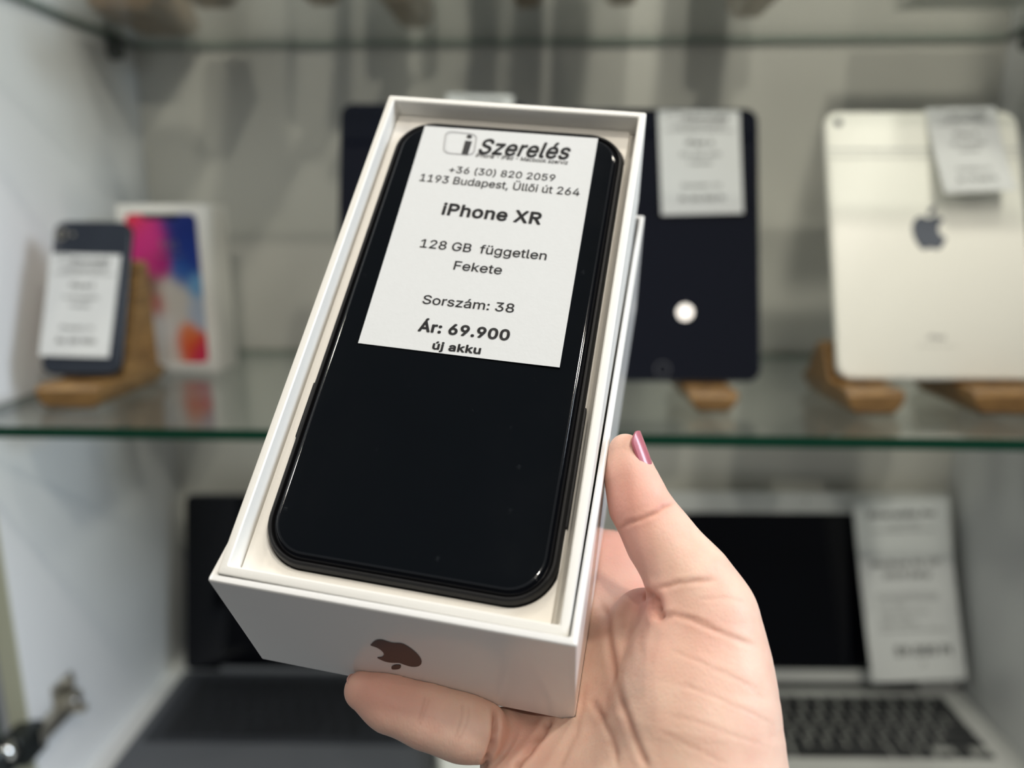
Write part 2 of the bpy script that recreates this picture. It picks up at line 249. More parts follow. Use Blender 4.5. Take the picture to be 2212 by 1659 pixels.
 '8':(453,[226,-7,193,-5,163,1,136,11,111,25,91,42,74,62,62,84,54,109,52,135,53,156,58,176,65,195,75,212,87,228,101,241,117,252,134,260,153,265,153,267,129,276,109,289,93,308,80,330,73,354,70,380,73,405,79,429,90,450,106,469,124,485,146,498,170,508,197,514,226,516,255,514,282,508,306,498,328,485,346,469,361,450,373,429,379,405,382,380,379,354,372,330,359,308,343,289,323,276,300,267,300,265,319,260,335,252,351,241,365,228,377,212,387,195,395,176,399,156,401,135,398,109,391,84,378,62,362,42,341,25,317,11,289,1,259,-5,226,49,248,50,267,54,285,60,300,69,313,79,323,91,331,106,335,121,337,139,335,157,330,173,322,189,312,202,298,213,283,223,265,230,247,234,226,235,206,234,187,230,169,223,154,213,140,202,130,189,122,173,117,157,115,139,117,121,121,106,129,91,139,79,152,69,167,60,185,54,205,50,226,290,244,291,260,294,274,300,287,308,298,318,307,330,314,344,318,359,319,376,318,392,314,407,308,420,299,432,288,442,275,449,260,455,244,459,226,460,208,459,192,455,177,449,164,442,153,432,145,420,138,407,134,392,133,376,134,359,138,344,145,330,154,318,165,308,178,300,193,294,209,291],[33,34,35,32,33,35,32,35,36,31,32,36,31,36,37,30,31,37,30,37,38,29,30,38,29,38,39,28,29,123,123,29,39,123,39,122,122,39,121,121,39,40,28,123,124,120,121,40,28,124,125,119,120,40,27,28,125,119,40,41,27,125,126,118,119,41,27,126,127,117,118,41,27,127,128,116,117,41,26,27,128,116,41,42,26,128,129,115,116,42,26,129,130,114,115,42,25,26,130,114,42,43,25,130,131,113,114,43,24,25,131,113,43,44,24,131,132,112,113,44,24,132,133,111,112,44,23,24,133,111,44,45,23,133,134,110,111,45,22,23,134,22,134,135,109,110,45,109,45,46,22,135,136,108,109,46,21,22,136,21,136,137,107,108,46,107,46,47,21,137,138,106,107,47,21,138,139,105,106,47,21,139,104,104,105,47,21,104,47,20,21,47,20,47,48,19,20,48,19,48,49,18,19,49,18,49,50,17,18,50,17,50,51,16,17,51,16,51,52,15,16,52,15,52,53,14,15,87,87,15,86,86,15,53,86,53,85,85,53,54,14,87,88,84,85,54,14,88,89,83,84,54,13,14,89,83,54,55,13,89,90,82,83,55,13,90,91,81,82,55,12,13,91,81,55,56,12,91,92,80,81,56,11,12,92,80,56,57,11,92,93,79,80,57,10,11,93,79,57,58,10,93,94,78,79,58,10,94,95,77,78,58,9,10,95,77,58,59,9,95,96,76,77,59,8,9,96,76,59,60,8,96,97,75,76,60,7,8,97,75,60,61,7,97,98,74,75,61,7,98,99,73,74,61,6,7,99,73,61,62,6,99,100,72,73,62,6,100,101,71,72,62,5,6,101,71,62,63,5,101,102,70,71,63,5,102,103,69,70,63,5,103,68,68,69,63,5,68,63,4,5,63,4,63,64,3,4,64,3,64,65,2,3,65,2,65,66,1,2,66,1,66,67,0,1,67]),
 '9':(453,[226,516,256,513,285,506,310,494,333,478,352,458,368,434,380,408,387,378,389,347,387,322,382,296,373,270,359,240,340,207,315,168,200,0,130,0,301,248,307,248,302,238,295,229,287,221,278,214,268,207,257,202,245,198,232,195,218,195,188,197,161,203,137,214,116,229,98,247,83,269,72,294,66,321,64,352,66,382,73,411,85,436,101,459,120,479,143,494,168,506,196,513,226,460,207,459,190,454,174,446,160,435,148,423,138,407,131,390,127,372,125,352,127,331,131,313,138,295,148,280,160,268,174,257,190,250,207,245,226,243,245,245,263,249,279,257,293,267,305,280,314,295,322,312,326,330,327,350,326,371,322,390,314,407,305,422,293,435,279,446,263,454,245,459],[45,0,1,44,45,1,44,1,2,43,44,2,43,2,3,42,43,3,42,3,4,41,42,4,41,4,46,46,4,5,41,46,47,81,46,5,40,41,47,40,47,48,80,81,5,80,5,6,40,48,49,79,80,6,40,49,50,78,79,6,39,40,50,39,50,51,77,78,6,77,6,7,39,51,52,76,77,7,38,39,52,76,7,8,38,52,53,75,76,8,38,53,54,74,75,8,37,38,54,74,8,9,37,54,55,73,74,9,36,37,55,36,55,56,72,73,9,72,9,10,36,56,57,71,72,10,71,10,11,35,36,57,35,57,58,70,71,11,70,11,12,35,58,59,69,70,12,34,35,59,34,59,60,68,69,12,68,12,13,33,34,60,33,60,61,67,68,13,33,61,62,66,67,19,19,67,13,33,62,63,65,66,18,18,66,19,65,18,24,24,18,17,20,19,13,32,33,63,32,63,64,64,65,24,32,64,24,20,13,14,21,20,14,31,32,24,22,21,14,23,22,14,30,31,24,24,23,14,30,24,25,17,24,14,17,14,15,29,30,25,29,25,26,29,26,27,28,29,27,17,15,16]),
 ':':(187,[95,-4,83,-3,73,1,63,9,55,18,51,29,50,41,51,53,55,64,63,73,73,81,83,85,95,87,107,85,118,81,128,73,135,64,140,53,141,41,140,29,135,18,128,9,118,1,107,-3,95,271,83,272,73,277,63,284,55,294,51,304,50,316,51,328,55,339,63,349,73,356,83,360,95,362,107,360,118,356,128,349,135,339,140,328,141,316,140,304,135,294,128,284,118,277,107,272],[11,12,13,10,11,13,10,13,14,9,10,14,9,14,15,8,9,15,8,15,16,7,8,16,7,16,17,6,7,17,6,17,18,5,6,18,5,18,19,4,5,19,4,19,20,3,4,20,3,20,21,2,3,21,2,21,22,1,2,22,1,22,23,0,1,23,35,36,37,34,35,37,34,37,38,33,34,38,33,38,39,32,33,39,32,39,40,31,32,40,31,40,41,30,31,41,30,41,42,29,30,42,29,42,43,28,29,43,28,43,44,27,28,44,27,44,45,26,27,45,26,45,46,25,26,46,25,46,47,24,25,47]),
 'A':(479,[16,0,201,509,276,509,463,0,395,0,287,302,264,372,232,478,245,478,213,371,191,302,85,0,110,142,110,199,370,199,370,142],[0,1,7,7,1,2,7,2,8,8,2,3,0,7,9,9,7,6,9,8,6,6,8,3,5,6,3,0,9,10,0,10,11,4,5,3,12,13,14,12,14,15]),
 'B':(456,[60,0,60,509,241,509,274,507,304,501,329,491,350,477,367,461,381,442,390,421,396,398,398,374,397,353,393,336,387,320,378,307,368,295,356,286,343,278,329,272,315,267,315,262,331,260,347,254,363,245,378,234,391,220,402,203,411,184,416,161,418,136,416,111,410,88,400,67,386,48,368,31,344,18,317,8,284,2,247,0,125,57,245,57,281,60,309,67,330,80,344,96,353,115,355,137,354,153,350,169,342,184,333,197,320,209,306,218,289,225,269,229,248,231,125,231,125,285,238,285,256,287,273,290,288,296,302,304,314,314,323,326,330,340,335,355,336,372,333,393,326,412,313,429,294,442,270,449,240,452,125,452],[0,1,75,75,1,2,75,2,3,75,3,4,75,4,5,75,5,6,75,6,7,75,7,74,74,7,8,0,75,58,73,74,8,72,73,8,71,72,8,71,8,9,70,71,9,70,9,10,69,70,10,69,10,11,68,69,11,68,11,12,67,68,12,66,67,12,66,12,13,65,66,13,65,13,14,64,65,14,64,14,15,63,64,15,63,15,16,62,63,16,61,62,16,61,16,17,60,61,17,59,60,17,59,17,18,0,58,57,57,58,59,57,59,18,57,18,19,57,19,20,57,20,21,57,21,22,57,22,23,57,23,24,57,24,25,57,25,56,56,25,26,0,57,40,55,56,26,54,55,26,53,54,26,53,26,27,52,53,27,51,52,27,51,27,28,50,51,28,49,50,28,49,28,29,48,49,29,48,29,30,47,48,30,46,47,30,46,30,31,45,46,31,45,31,32,44,45,32,44,32,33,43,44,33,42,43,33,42,33,34,41,42,34,0,40,41,0,41,34,0,34,35,0,35,36,0,36,37,0,37,38,0,38,39]),
 'C':(510,[267,-7,242,-6,217,-2,194,5,171,13,150,25,131,39,113,55,97,73,82,93,70,115,59,140,51,166,45,193,41,223,40,254,41,285,45,315,51,343,59,369,70,393,82,415,97,436,113,454,131,470,150,484,171,495,194,504,217,510,242,514,267,516,293,514,317,511,340,504,362,496,383,485,402,471,419,456,435,438,448,418,459,397,467,373,473,348,408,348,404,365,397,380,389,395,380,407,369,418,357,428,344,437,330,444,315,449,300,453,284,455,267,456,237,453,209,445,184,432,161,414,141,391,125,364,113,332,106,295,103,254,106,213,113,177,125,145,141,117,161,94,184,76,210,63,237,56,267,53,284,54,300,56,315,60,330,65,344,72,357,81,369,90,380,102,389,114,397,128,404,144,408,160,473,160,467,135,459,112,448,91,435,71,420,53,402,38,383,24,363,13,341,5,317,-2,293,-6],[29,30,31,28,29,31,28,31,32,28,32,33,27,28,33,26,27,33,26,33,34,26,34,35,25,26,35,25,35,36,24,25,36,24,36,37,23,24,55,55,24,37,23,55,56,54,55,37,54,37,38,53,54,38,22,23,56,22,56,57,52,53,38,51,52,38,22,57,58,50,51,38,50,38,39,49,50,39,21,22,58,21,58,59,48,49,39,47,48,39,47,39,40,20,21,59,20,59,60,46,47,40,46,40,41,45,46,41,19,20,60,19,60,61,44,45,41,44,41,42,18,19,61,43,44,42,18,61,62,17,18,62,17,62,63,16,17,63,16,63,64,15,16,64,14,15,64,14,64,65,13,14,65,13,65,66,12,13,66,12,66,67,11,12,67,84,85,86,84,86,87,11,67,68,83,84,87,10,11,68,83,87,88,82,83,88,10,68,69,9,10,69,81,82,88,81,88,89,80,81,89,9,69,70,8,9,70,80,89,90,79,80,90,78,79,90,8,70,71,7,8,71,77,78,90,77,90,91,76,77,91,7,71,72,75,76,91,7,72,73,74,75,91,6,7,73,73,74,91,6,73,91,6,91,92,5,6,92,5,92,93,4,5,93,4,93,94,3,4,94,3,94,95,2,3,95,2,95,96,1,2,96,1,96,97,0,1,97]),
 'D':(502,[219,0,96,0,96,57,215,57,254,60,288,68,318,81,343,99,363,122,379,149,390,181,397,216,399,255,397,294,390,329,379,361,364,388,344,410,320,428,291,441,258,449,221,452,93,452,93,509,225,509,254,507,281,504,307,498,331,489,353,478,385,455,412,426,433,391,444,367,451,342,457,315,460,286,462,255,460,224,457,195,451,168,443,142,433,119,421,97,406,77,390,60,371,44,351,31,328,20,303,11,277,5,249,1,125,509,125,0,60,0,60,509],[22,23,24,22,24,25,22,25,26,22,26,27,22,27,28,22,28,29,22,29,30,22,30,21,21,30,20,20,30,31,19,20,31,18,19,31,17,18,31,17,31,32,16,17,32,16,32,33,15,16,33,15,33,34,14,15,34,14,34,35,13,14,35,13,35,36,12,13,36,12,36,37,11,12,37,11,37,38,11,38,39,10,11,39,10,39,40,9,10,40,9,40,41,8,9,41,8,41,42,7,8,42,7,42,43,6,7,43,6,43,44,5,6,44,5,44,45,4,5,45,3,4,45,3,45,46,1,2,3,1,3,46,1,46,47,1,47,48,1,48,49,1,49,50,1,50,51,1,51,0,54,55,52,54,52,53]),
 'E':(418,[60,0,60,509,372,509,372,452,125,452,125,286,355,286,355,229,125,229,125,57,375,57,375,0],[0,1,4,4,1,2,4,2,3,0,4,5,0,5,8,8,5,6,8,6,7,0,8,9,0,9,10,0,10,11]),
 'F':(410,[60,0,60,509,369,509,369,452,125,452,125,278,346,278,346,221,125,221,125,0],[0,1,4,4,1,2,4,2,3,0,4,5,0,5,8,8,5,6,8,6,7,0,8,9]),
 'G':(520,[269,-7,242,-6,217,-2,193,5,171,14,149,25,130,39,112,55,96,73,82,93,69,116,59,140,51,166,45,194,41,223,40,254,41,285,45,315,51,343,59,369,69,393,82,415,96,436,112,454,129,470,149,484,170,495,192,504,215,510,239,514,265,516,291,514,316,510,340,504,363,494,384,483,403,469,421,453,436,436,449,416,460,395,468,373,474,349,408,349,402,365,395,379,387,393,378,406,368,417,356,427,344,436,330,443,315,448,300,453,283,455,265,456,236,453,209,445,183,432,160,414,141,392,125,364,113,332,106,295,103,254,106,213,113,177,125,145,141,117,161,95,184,76,210,63,238,56,269,53,296,55,322,61,345,71,365,85,382,102,396,123,407,147,413,173,415,202,434,199,283,199,283,256,478,256,478,200,475,160,466,124,451,91,431,62,406,38,377,19,344,5,308,-4],[29,30,31,28,29,31,28,31,32,27,28,32,27,32,33,26,27,33,26,33,34,25,26,34,25,34,35,24,25,35,24,35,36,23,24,36,23,36,55,55,36,37,23,55,56,54,55,37,53,54,37,22,23,56,22,56,57,52,53,37,52,37,38,51,52,38,22,57,58,50,51,38,21,22,58,49,50,38,49,38,39,21,58,59,48,49,39,47,48,39,47,39,40,20,21,59,20,59,60,46,47,40,46,40,41,19,20,60,45,46,41,19,60,61,44,45,41,44,41,42,18,19,61,43,44,42,18,61,62,17,18,62,17,62,63,16,17,63,16,63,64,15,16,64,84,85,86,84,86,82,82,86,87,14,15,64,14,64,65,13,14,65,13,65,66,84,82,81,83,82,87,83,87,88,81,84,83,81,83,88,12,13,66,12,66,67,80,81,88,11,12,67,80,88,89,79,80,89,11,67,68,10,11,68,79,89,90,78,79,90,10,68,69,9,10,69,77,78,90,9,69,70,8,9,70,77,90,91,76,77,91,8,70,71,7,8,71,75,76,91,7,71,72,75,91,92,74,75,92,7,72,73,6,7,73,73,74,92,6,73,92,5,6,92,5,92,93,4,5,93,4,93,94,3,4,94,2,3,94,2,94,95,1,2,95,1,95,0]),
 'H':(517,[60,0,60,509,125,509,125,289,392,289,392,509,457,509,457,0,392,0,392,232,125,232,125,0],[0,1,2,0,2,3,4,5,6,4,6,7,0,3,10,10,3,4,10,4,9,9,4,7,0,10,11,8,9,7]),
 'I':(300,[31,0,31,57,118,57,118,452,31,452,31,509,269,509,269,452,183,452,183,57,269,57,269,0],[4,5,6,4,6,7,3,4,7,2,3,8,8,3,7,2,8,9,0,1,2,0,2,9,0,9,10,0,10,11]),
 'J':(396,[185,-7,143,-2,106,11,75,33,60,50,48,70,40,92,35,118,33,145,33,173,98,173,98,145,100,117,108,93,122,74,139,61,160,53,185,50,209,53,230,61,248,74,261,93,269,117,272,145,272,509,336,509,336,145,335,118,330,92,321,70,309,50,294,33,263,11,227,-2],[23,24,25,23,25,26,8,9,10,8,10,11,7,8,11,7,11,12,22,23,26,22,26,27,6,7,12,22,27,28,6,12,13,21,22,28,6,13,14,20,21,28,5,6,14,20,28,29,5,14,15,19,20,29,4,5,15,19,29,30,4,15,16,18,19,30,4,16,17,17,18,30,3,4,17,3,17,30,3,30,31,2,3,31,2,31,32,1,2,32,1,32,33,0,1,33]),
 'M':(628,[60,0,60,509,152,509,277,187,287,159,299,123,311,84,322,49,307,49,318,83,330,121,342,158,352,187,476,509,568,509,568,0,504,0,504,291,504,327,505,369,506,413,507,457,513,457,498,409,482,363,467,322,456,291,342,0,286,0,170,291,159,321,145,361,129,408,112,457,119,457,120,416,121,372,122,328,122,291,122,0],[0,1,33,33,1,2,33,2,34,34,2,3,12,13,21,21,13,14,21,14,22,22,14,15,0,33,35,35,33,32,35,34,32,32,34,3,12,21,23,23,21,20,23,22,20,20,22,15,0,35,36,19,20,15,12,23,24,31,32,3,0,36,37,18,19,15,12,24,25,30,31,3,0,37,38,17,18,15,12,25,26,29,30,3,0,38,39,28,29,3,12,26,27,16,17,15,28,3,4,11,12,27,28,4,5,10,11,27,28,5,6,9,10,27,28,6,8,8,6,7,8,9,27,28,8,27]),
 'P':(444,[60,0,125,0,125,509,60,509,60,509,256,509,304,502,346,480,380,446,402,404,409,356,402,309,380,267,346,233,304,211,256,204,60,204,60,444,256,444,284,440,308,427,327,408,340,384,344,356,340,329,327,305,308,286,284,273,256,269,60,269],[0,1,2,0,2,3,4,17,5,5,17,18,5,18,6,6,18,19,6,19,7,7,19,20,7,20,8,8,20,21,8,21,9,9,21,22,9,22,10,10,22,23,10,23,11,11,23,24,11,24,12,12,24,25,12,25,13,13,25,26,13,26,14,14,26,27,14,27,15,15,27,28,15,28,16,16,28,29]),
 'R':(449,[60,0,125,0,125,509,60,509,60,509,268,509,313,502,353,481,385,449,406,409,413,364,406,319,385,279,353,247,313,226,268,219,60,219,60,444,268,444,293,440,315,429,333,411,344,389,348,364,344,339,333,317,315,299,293,288,268,284,60,284,210,229,283,229,428,0,353,0],[0,1,2,0,2,3,4,17,5,5,17,18,5,18,6,6,18,19,6,19,7,7,19,20,7,20,8,8,20,21,8,21,9,9,21,22,9,22,10,10,22,23,10,23,11,11,23,24,11,24,12,12,24,25,12,25,13,13,25,26,13,26,14,14,26,27,14,27,15,15,27,28,15,28,16,16,28,29,30,31,32,30,32,33]),
 'S':(446,[224,-9,188,-7,156,-1,128,9,102,23,81,40,64,60,51,83,42,109,38,137,104,137,108,118,114,102,123,88,136,76,150,66,166,59,185,53,204,50,224,49,246,50,267,54,286,60,303,69,317,79,329,92,338,106,344,122,346,139,344,154,340,168,332,179,322,189,310,197,296,205,280,211,263,217,245,222,184,239,145,253,112,269,86,289,67,313,56,341,52,372,54,400,62,425,75,448,92,468,113,484,138,498,165,508,195,514,227,516,259,514,289,508,316,498,340,484,360,468,377,449,390,427,398,403,401,378,337,378,332,402,320,421,302,437,280,449,254,456,225,459,204,457,185,454,167,448,152,440,139,430,129,418,121,405,117,391,115,376,117,359,122,345,131,334,142,324,155,315,169,308,184,302,198,297,212,293,264,279,279,275,295,270,312,264,328,256,344,248,359,238,372,226,384,213,395,198,402,180,407,161,408,139,406,112,399,87,386,64,370,43,349,25,323,11,294,0,261,-7],[52,53,54,51,52,54,51,54,55,50,51,55,50,55,56,49,50,56,49,56,57,48,49,57,48,57,58,47,48,69,69,48,58,69,58,59,47,69,70,68,69,59,47,70,71,67,68,59,47,71,72,66,67,59,66,59,60,46,47,72,46,72,73,46,73,74,65,66,60,46,74,75,65,60,61,45,46,75,64,65,61,45,75,76,45,76,77,64,61,62,63,64,62,44,45,77,44,77,78,44,78,79,43,44,79,43,79,80,43,80,81,42,43,81,42,81,82,42,82,83,42,83,84,41,42,84,41,84,85,41,85,86,41,86,87,41,87,88,40,41,88,40,88,89,40,89,90,40,90,91,39,40,91,39,91,92,39,92,93,38,39,93,38,93,94,37,38,94,37,94,95,37,95,96,36,37,96,35,36,96,35,96,97,34,35,97,33,34,97,33,97,98,32,33,98,31,32,98,31,98,99,30,31,99,29,30,99,29,99,100,28,29,100,27,28,100,27,100,101,8,9,10,8,10,11,26,27,101,8,11,12,26,101,102,7,8,12,25,26,102,7,12,13,24,25,102,7,13,14,24,102,103,6,7,14,23,24,103,6,14,15,22,23,103,6,15,16,22,103,104,5,6,16,21,22,104,5,16,17,20,21,104,5,17,18,5,18,19,19,20,104,5,19,104,5,104,105,4,5,105,4,105,106,3,4,106,3,106,107,2,3,107,2,107,108,1,2,108,0,1,108]),
 'T':(448,[32,452,32,509,417,509,417,452,257,452,257,0,193,0,193,452],[0,1,2,0,2,3,7,0,3,6,7,4,4,7,3,6,4,5]),
 'W':(686,[155,0,16,509,82,509,163,196,175,145,187,94,197,40,189,40,200,94,211,145,224,196,306,509,380,509,462,196,474,145,486,94,497,40,488,40,499,94,510,145,523,196,603,509,670,509,530,0,455,0,368,323,351,391,336,475,350,475,335,395,330,371,324,347,318,323,230,0],[0,1,2,0,2,3,10,11,27,27,11,12,27,12,28,28,12,13,20,21,22,20,22,23,10,27,29,29,27,26,29,28,26,26,28,13,10,29,30,25,26,13,10,30,31,10,31,32,10,32,33,24,25,13,0,3,4,9,10,33,24,13,14,19,20,23,0,4,5,8,9,33,24,14,15,18,19,23,0,5,7,7,5,6,7,8,33,24,15,17,17,15,16,17,18,23,0,7,33,24,17,23]),
 'X':(474,[18,0,217,284,217,236,29,509,104,509,178,400,204,361,223,329,243,292,232,292,252,329,272,361,298,400,374,509,446,509,259,239,259,287,456,0,382,0,292,129,268,165,250,195,230,231,244,231,225,196,206,166,182,129,91,0],[2,3,4,2,4,5,12,13,14,12,14,15,2,5,6,11,12,15,2,6,1,1,6,7,10,11,16,16,11,15,1,7,9,9,7,8,9,10,16,1,9,16,1,16,17,0,1,22,22,1,23,23,1,17,0,22,24,24,22,21,24,23,21,21,23,17,0,24,25,20,21,17,0,25,26,19,20,17,0,26,27,18,19,17]),
 'a':(389,[160,-9,137,-7,115,-3,94,5,76,15,60,29,48,45,38,63,32,84,30,108,32,128,36,146,43,161,53,174,64,184,78,193,92,200,108,206,125,211,143,214,161,217,178,220,234,227,247,229,257,231,265,235,271,240,274,246,276,255,276,257,275,272,272,285,267,297,260,307,251,315,240,322,227,327,212,330,196,331,178,330,163,327,149,322,137,316,127,309,118,301,110,292,104,283,100,274,41,291,51,313,64,331,79,346,95,358,114,368,133,375,153,380,173,383,194,384,208,384,223,382,239,379,255,375,271,369,286,360,300,350,312,336,322,320,330,301,335,278,337,251,337,0,277,0,277,52,272,52,267,43,260,34,252,25,242,16,229,8,215,1,199,-4,181,-7,170,45,192,47,211,51,228,59,242,68,254,80,263,93,270,108,274,122,276,138,276,190,272,187,267,184,259,182,231,176,200,171,175,168,161,166,147,163,134,159,122,153,112,147,103,139,97,130,93,118,92,105,93,93,96,82,102,72,109,64,119,57,130,52,142,48,156,46],[56,57,58,56,58,59,55,56,59,55,59,60,54,55,60,54,60,61,53,54,61,53,61,62,53,62,63,52,53,63,52,63,64,51,52,64,51,64,65,50,51,65,50,65,38,38,65,37,37,65,66,49,50,39,39,50,38,49,39,40,36,37,66,49,40,41,35,36,66,49,41,42,34,35,66,34,66,67,49,42,43,33,34,67,48,49,43,48,43,44,32,33,67,48,44,45,32,67,68,31,32,68,48,45,46,47,48,46,30,31,68,30,68,69,29,30,69,28,29,69,27,28,69,27,69,70,26,27,70,25,26,70,24,25,92,92,25,70,23,24,92,22,23,92,21,22,92,20,21,92,19,20,92,18,19,92,17,18,92,16,17,92,15,16,92,14,15,92,14,92,93,91,92,70,14,93,94,13,14,94,13,94,95,13,95,96,13,96,97,12,13,97,12,97,98,12,98,99,12,99,100,12,100,101,11,12,101,11,101,102,11,102,103,11,103,104,10,11,104,10,104,105,90,91,70,10,105,106,9,10,106,89,90,70,9,106,107,8,9,107,88,89,70,8,107,108,8,108,109,87,88,70,7,8,109,7,109,110,86,87,72,72,87,70,7,110,111,85,86,72,7,111,112,6,7,112,84,85,73,73,85,72,6,112,113,6,113,114,84,73,74,71,72,70,83,84,74,6,114,115,82,83,74,6,115,82,5,6,82,5,82,74,5,74,75,5,75,76,4,5,76,4,76,77,4,77,78,3,4,78,3,78,79,2,3,79,2,79,80,1,2,80,1,80,81,0,1,81]),
 'b':(424,[229,-8,208,-7,189,-3,172,4,159,12,147,21,138,31,118,59,112,59,112,0,53,0,53,509,114,509,114,319,118,319,137,346,147,355,158,364,171,373,188,379,207,383,229,384,259,382,287,374,313,361,335,342,354,320,370,293,381,261,388,227,390,189,388,151,381,116,370,84,355,57,336,34,313,16,288,3,260,-6,220,47,242,49,262,55,279,66,294,80,306,97,316,117,323,139,327,163,328,189,327,215,323,239,316,261,307,281,295,298,280,311,262,322,243,328,220,330,198,328,178,322,161,312,147,299,134,282,125,263,118,241,114,216,113,189,114,162,118,138,125,115,135,95,147,78,162,65,179,55,198,49],[10,11,12,10,12,13,20,21,22,19,20,22,19,22,23,18,19,23,18,23,24,17,18,24,16,17,24,16,24,25,15,16,25,14,15,58,58,15,25,58,25,57,57,25,26,56,57,26,14,58,59,55,56,26,14,59,60,54,55,26,54,26,27,10,13,14,10,14,64,64,14,63,63,14,62,62,14,61,61,14,60,53,54,27,52,53,27,52,27,28,51,52,28,50,51,28,50,28,29,10,64,65,49,50,29,49,29,30,10,65,66,48,49,30,10,66,67,47,48,30,47,30,31,46,47,31,10,67,68,46,31,32,45,46,32,10,68,69,44,45,32,44,32,33,10,69,70,43,44,33,10,70,8,8,70,71,43,33,34,42,43,34,8,71,72,41,42,34,8,72,7,7,72,73,10,8,9,6,7,73,41,34,35,6,73,74,40,41,35,6,74,39,39,40,35,6,39,35,6,35,36,5,6,36,4,5,36,4,36,37,3,4,37,2,3,37,2,37,38,1,2,38,1,38,0]),
 'c':(395,[207,-8,174,-5,144,3,117,16,93,35,72,58,56,85,44,116,37,150,34,187,37,225,44,260,56,291,72,318,93,341,117,360,144,374,174,382,207,384,226,384,243,381,260,377,276,371,291,364,305,356,318,346,330,335,340,322,349,308,356,293,362,277,303,262,300,272,295,281,290,289,284,297,278,304,270,311,261,316,252,321,242,325,231,328,220,329,207,330,184,328,163,321,145,310,130,296,118,278,108,258,102,236,98,212,96,187,98,163,102,139,108,117,118,97,130,80,145,66,163,55,184,49,207,46,220,47,232,49,243,52,253,55,262,60,271,66,279,73,285,80,292,89,297,98,301,107,304,117,363,102,357,86,350,70,341,56,331,43,319,32,306,21,292,12,277,5,261,-1,244,-5,226,-7],[17,18,19,17,19,20,16,17,20,16,20,21,16,21,22,15,16,22,15,22,23,15,23,24,14,15,24,14,24,25,14,25,26,13,14,44,44,14,43,43,14,26,43,26,27,42,43,27,41,42,27,13,44,45,40,41,27,39,40,27,39,27,28,13,45,46,38,39,28,12,13,46,37,38,28,36,37,28,12,46,47,36,28,29,35,36,29,34,35,29,12,47,48,34,29,30,11,12,48,33,34,30,32,33,30,11,48,49,32,30,31,10,11,49,10,49,50,10,50,51,9,10,51,9,51,52,8,9,52,8,52,53,8,53,54,7,8,54,7,54,55,7,55,56,72,73,74,6,7,56,71,72,74,71,74,75,70,71,75,6,56,57,69,70,75,69,75,76,5,6,57,5,57,58,68,69,76,67,68,76,67,76,77,5,58,59,66,67,77,65,66,77,4,5,59,65,77,78,4,59,60,64,65,78,63,64,78,4,60,61,62,63,78,61,62,78,4,61,78,4,78,79,3,4,79,3,79,80,3,80,81,2,3,81,2,81,82,2,82,83,1,2,83,1,83,84,0,1,84,0,84,85]),
 'd':(424,[195,-8,165,-6,137,3,111,16,89,34,70,57,55,84,43,116,36,151,34,189,36,227,43,261,55,293,70,320,89,342,112,361,137,374,165,382,196,384,218,383,237,379,253,373,267,364,278,355,287,346,295,336,301,327,306,319,311,319,311,509,372,509,372,0,313,0,313,59,307,59,301,50,295,41,287,31,277,21,266,12,252,4,236,-3,217,-7,205,47,226,49,246,55,263,65,278,78,290,95,299,115,306,138,310,162,312,189,310,216,306,241,300,263,290,282,278,299,263,312,246,322,227,328,205,330,182,328,162,322,145,311,130,298,118,281,108,261,102,239,98,215,96,189,98,163,102,139,109,117,118,97,130,80,145,66,162,55,182,49],[28,29,30,28,30,31,17,18,19,17,19,20,16,17,20,16,20,21,15,16,21,15,21,22,15,22,23,14,15,23,14,23,24,14,24,25,13,14,61,61,14,25,61,25,26,13,61,62,60,61,26,13,62,63,59,60,26,59,26,27,13,63,64,58,59,27,12,13,64,58,27,28,58,28,57,57,28,56,56,28,55,55,28,31,12,64,65,12,65,66,11,12,66,11,66,67,54,55,31,10,11,67,10,67,68,53,54,31,10,68,69,9,10,69,52,53,31,9,69,70,8,9,70,8,70,71,51,52,31,8,71,72,50,51,31,7,8,72,7,72,73,49,50,31,7,73,74,6,7,74,48,49,31,6,74,75,47,48,33,33,48,31,5,6,75,5,75,76,46,47,33,5,76,77,45,46,34,34,46,33,45,34,35,32,33,31,4,5,77,4,77,78,44,45,35,44,35,36,4,78,43,43,44,36,4,43,36,4,36,37,3,4,37,3,37,38,3,38,39,2,3,39,2,39,40,2,40,41,1,2,41,1,41,42,0,1,42]),
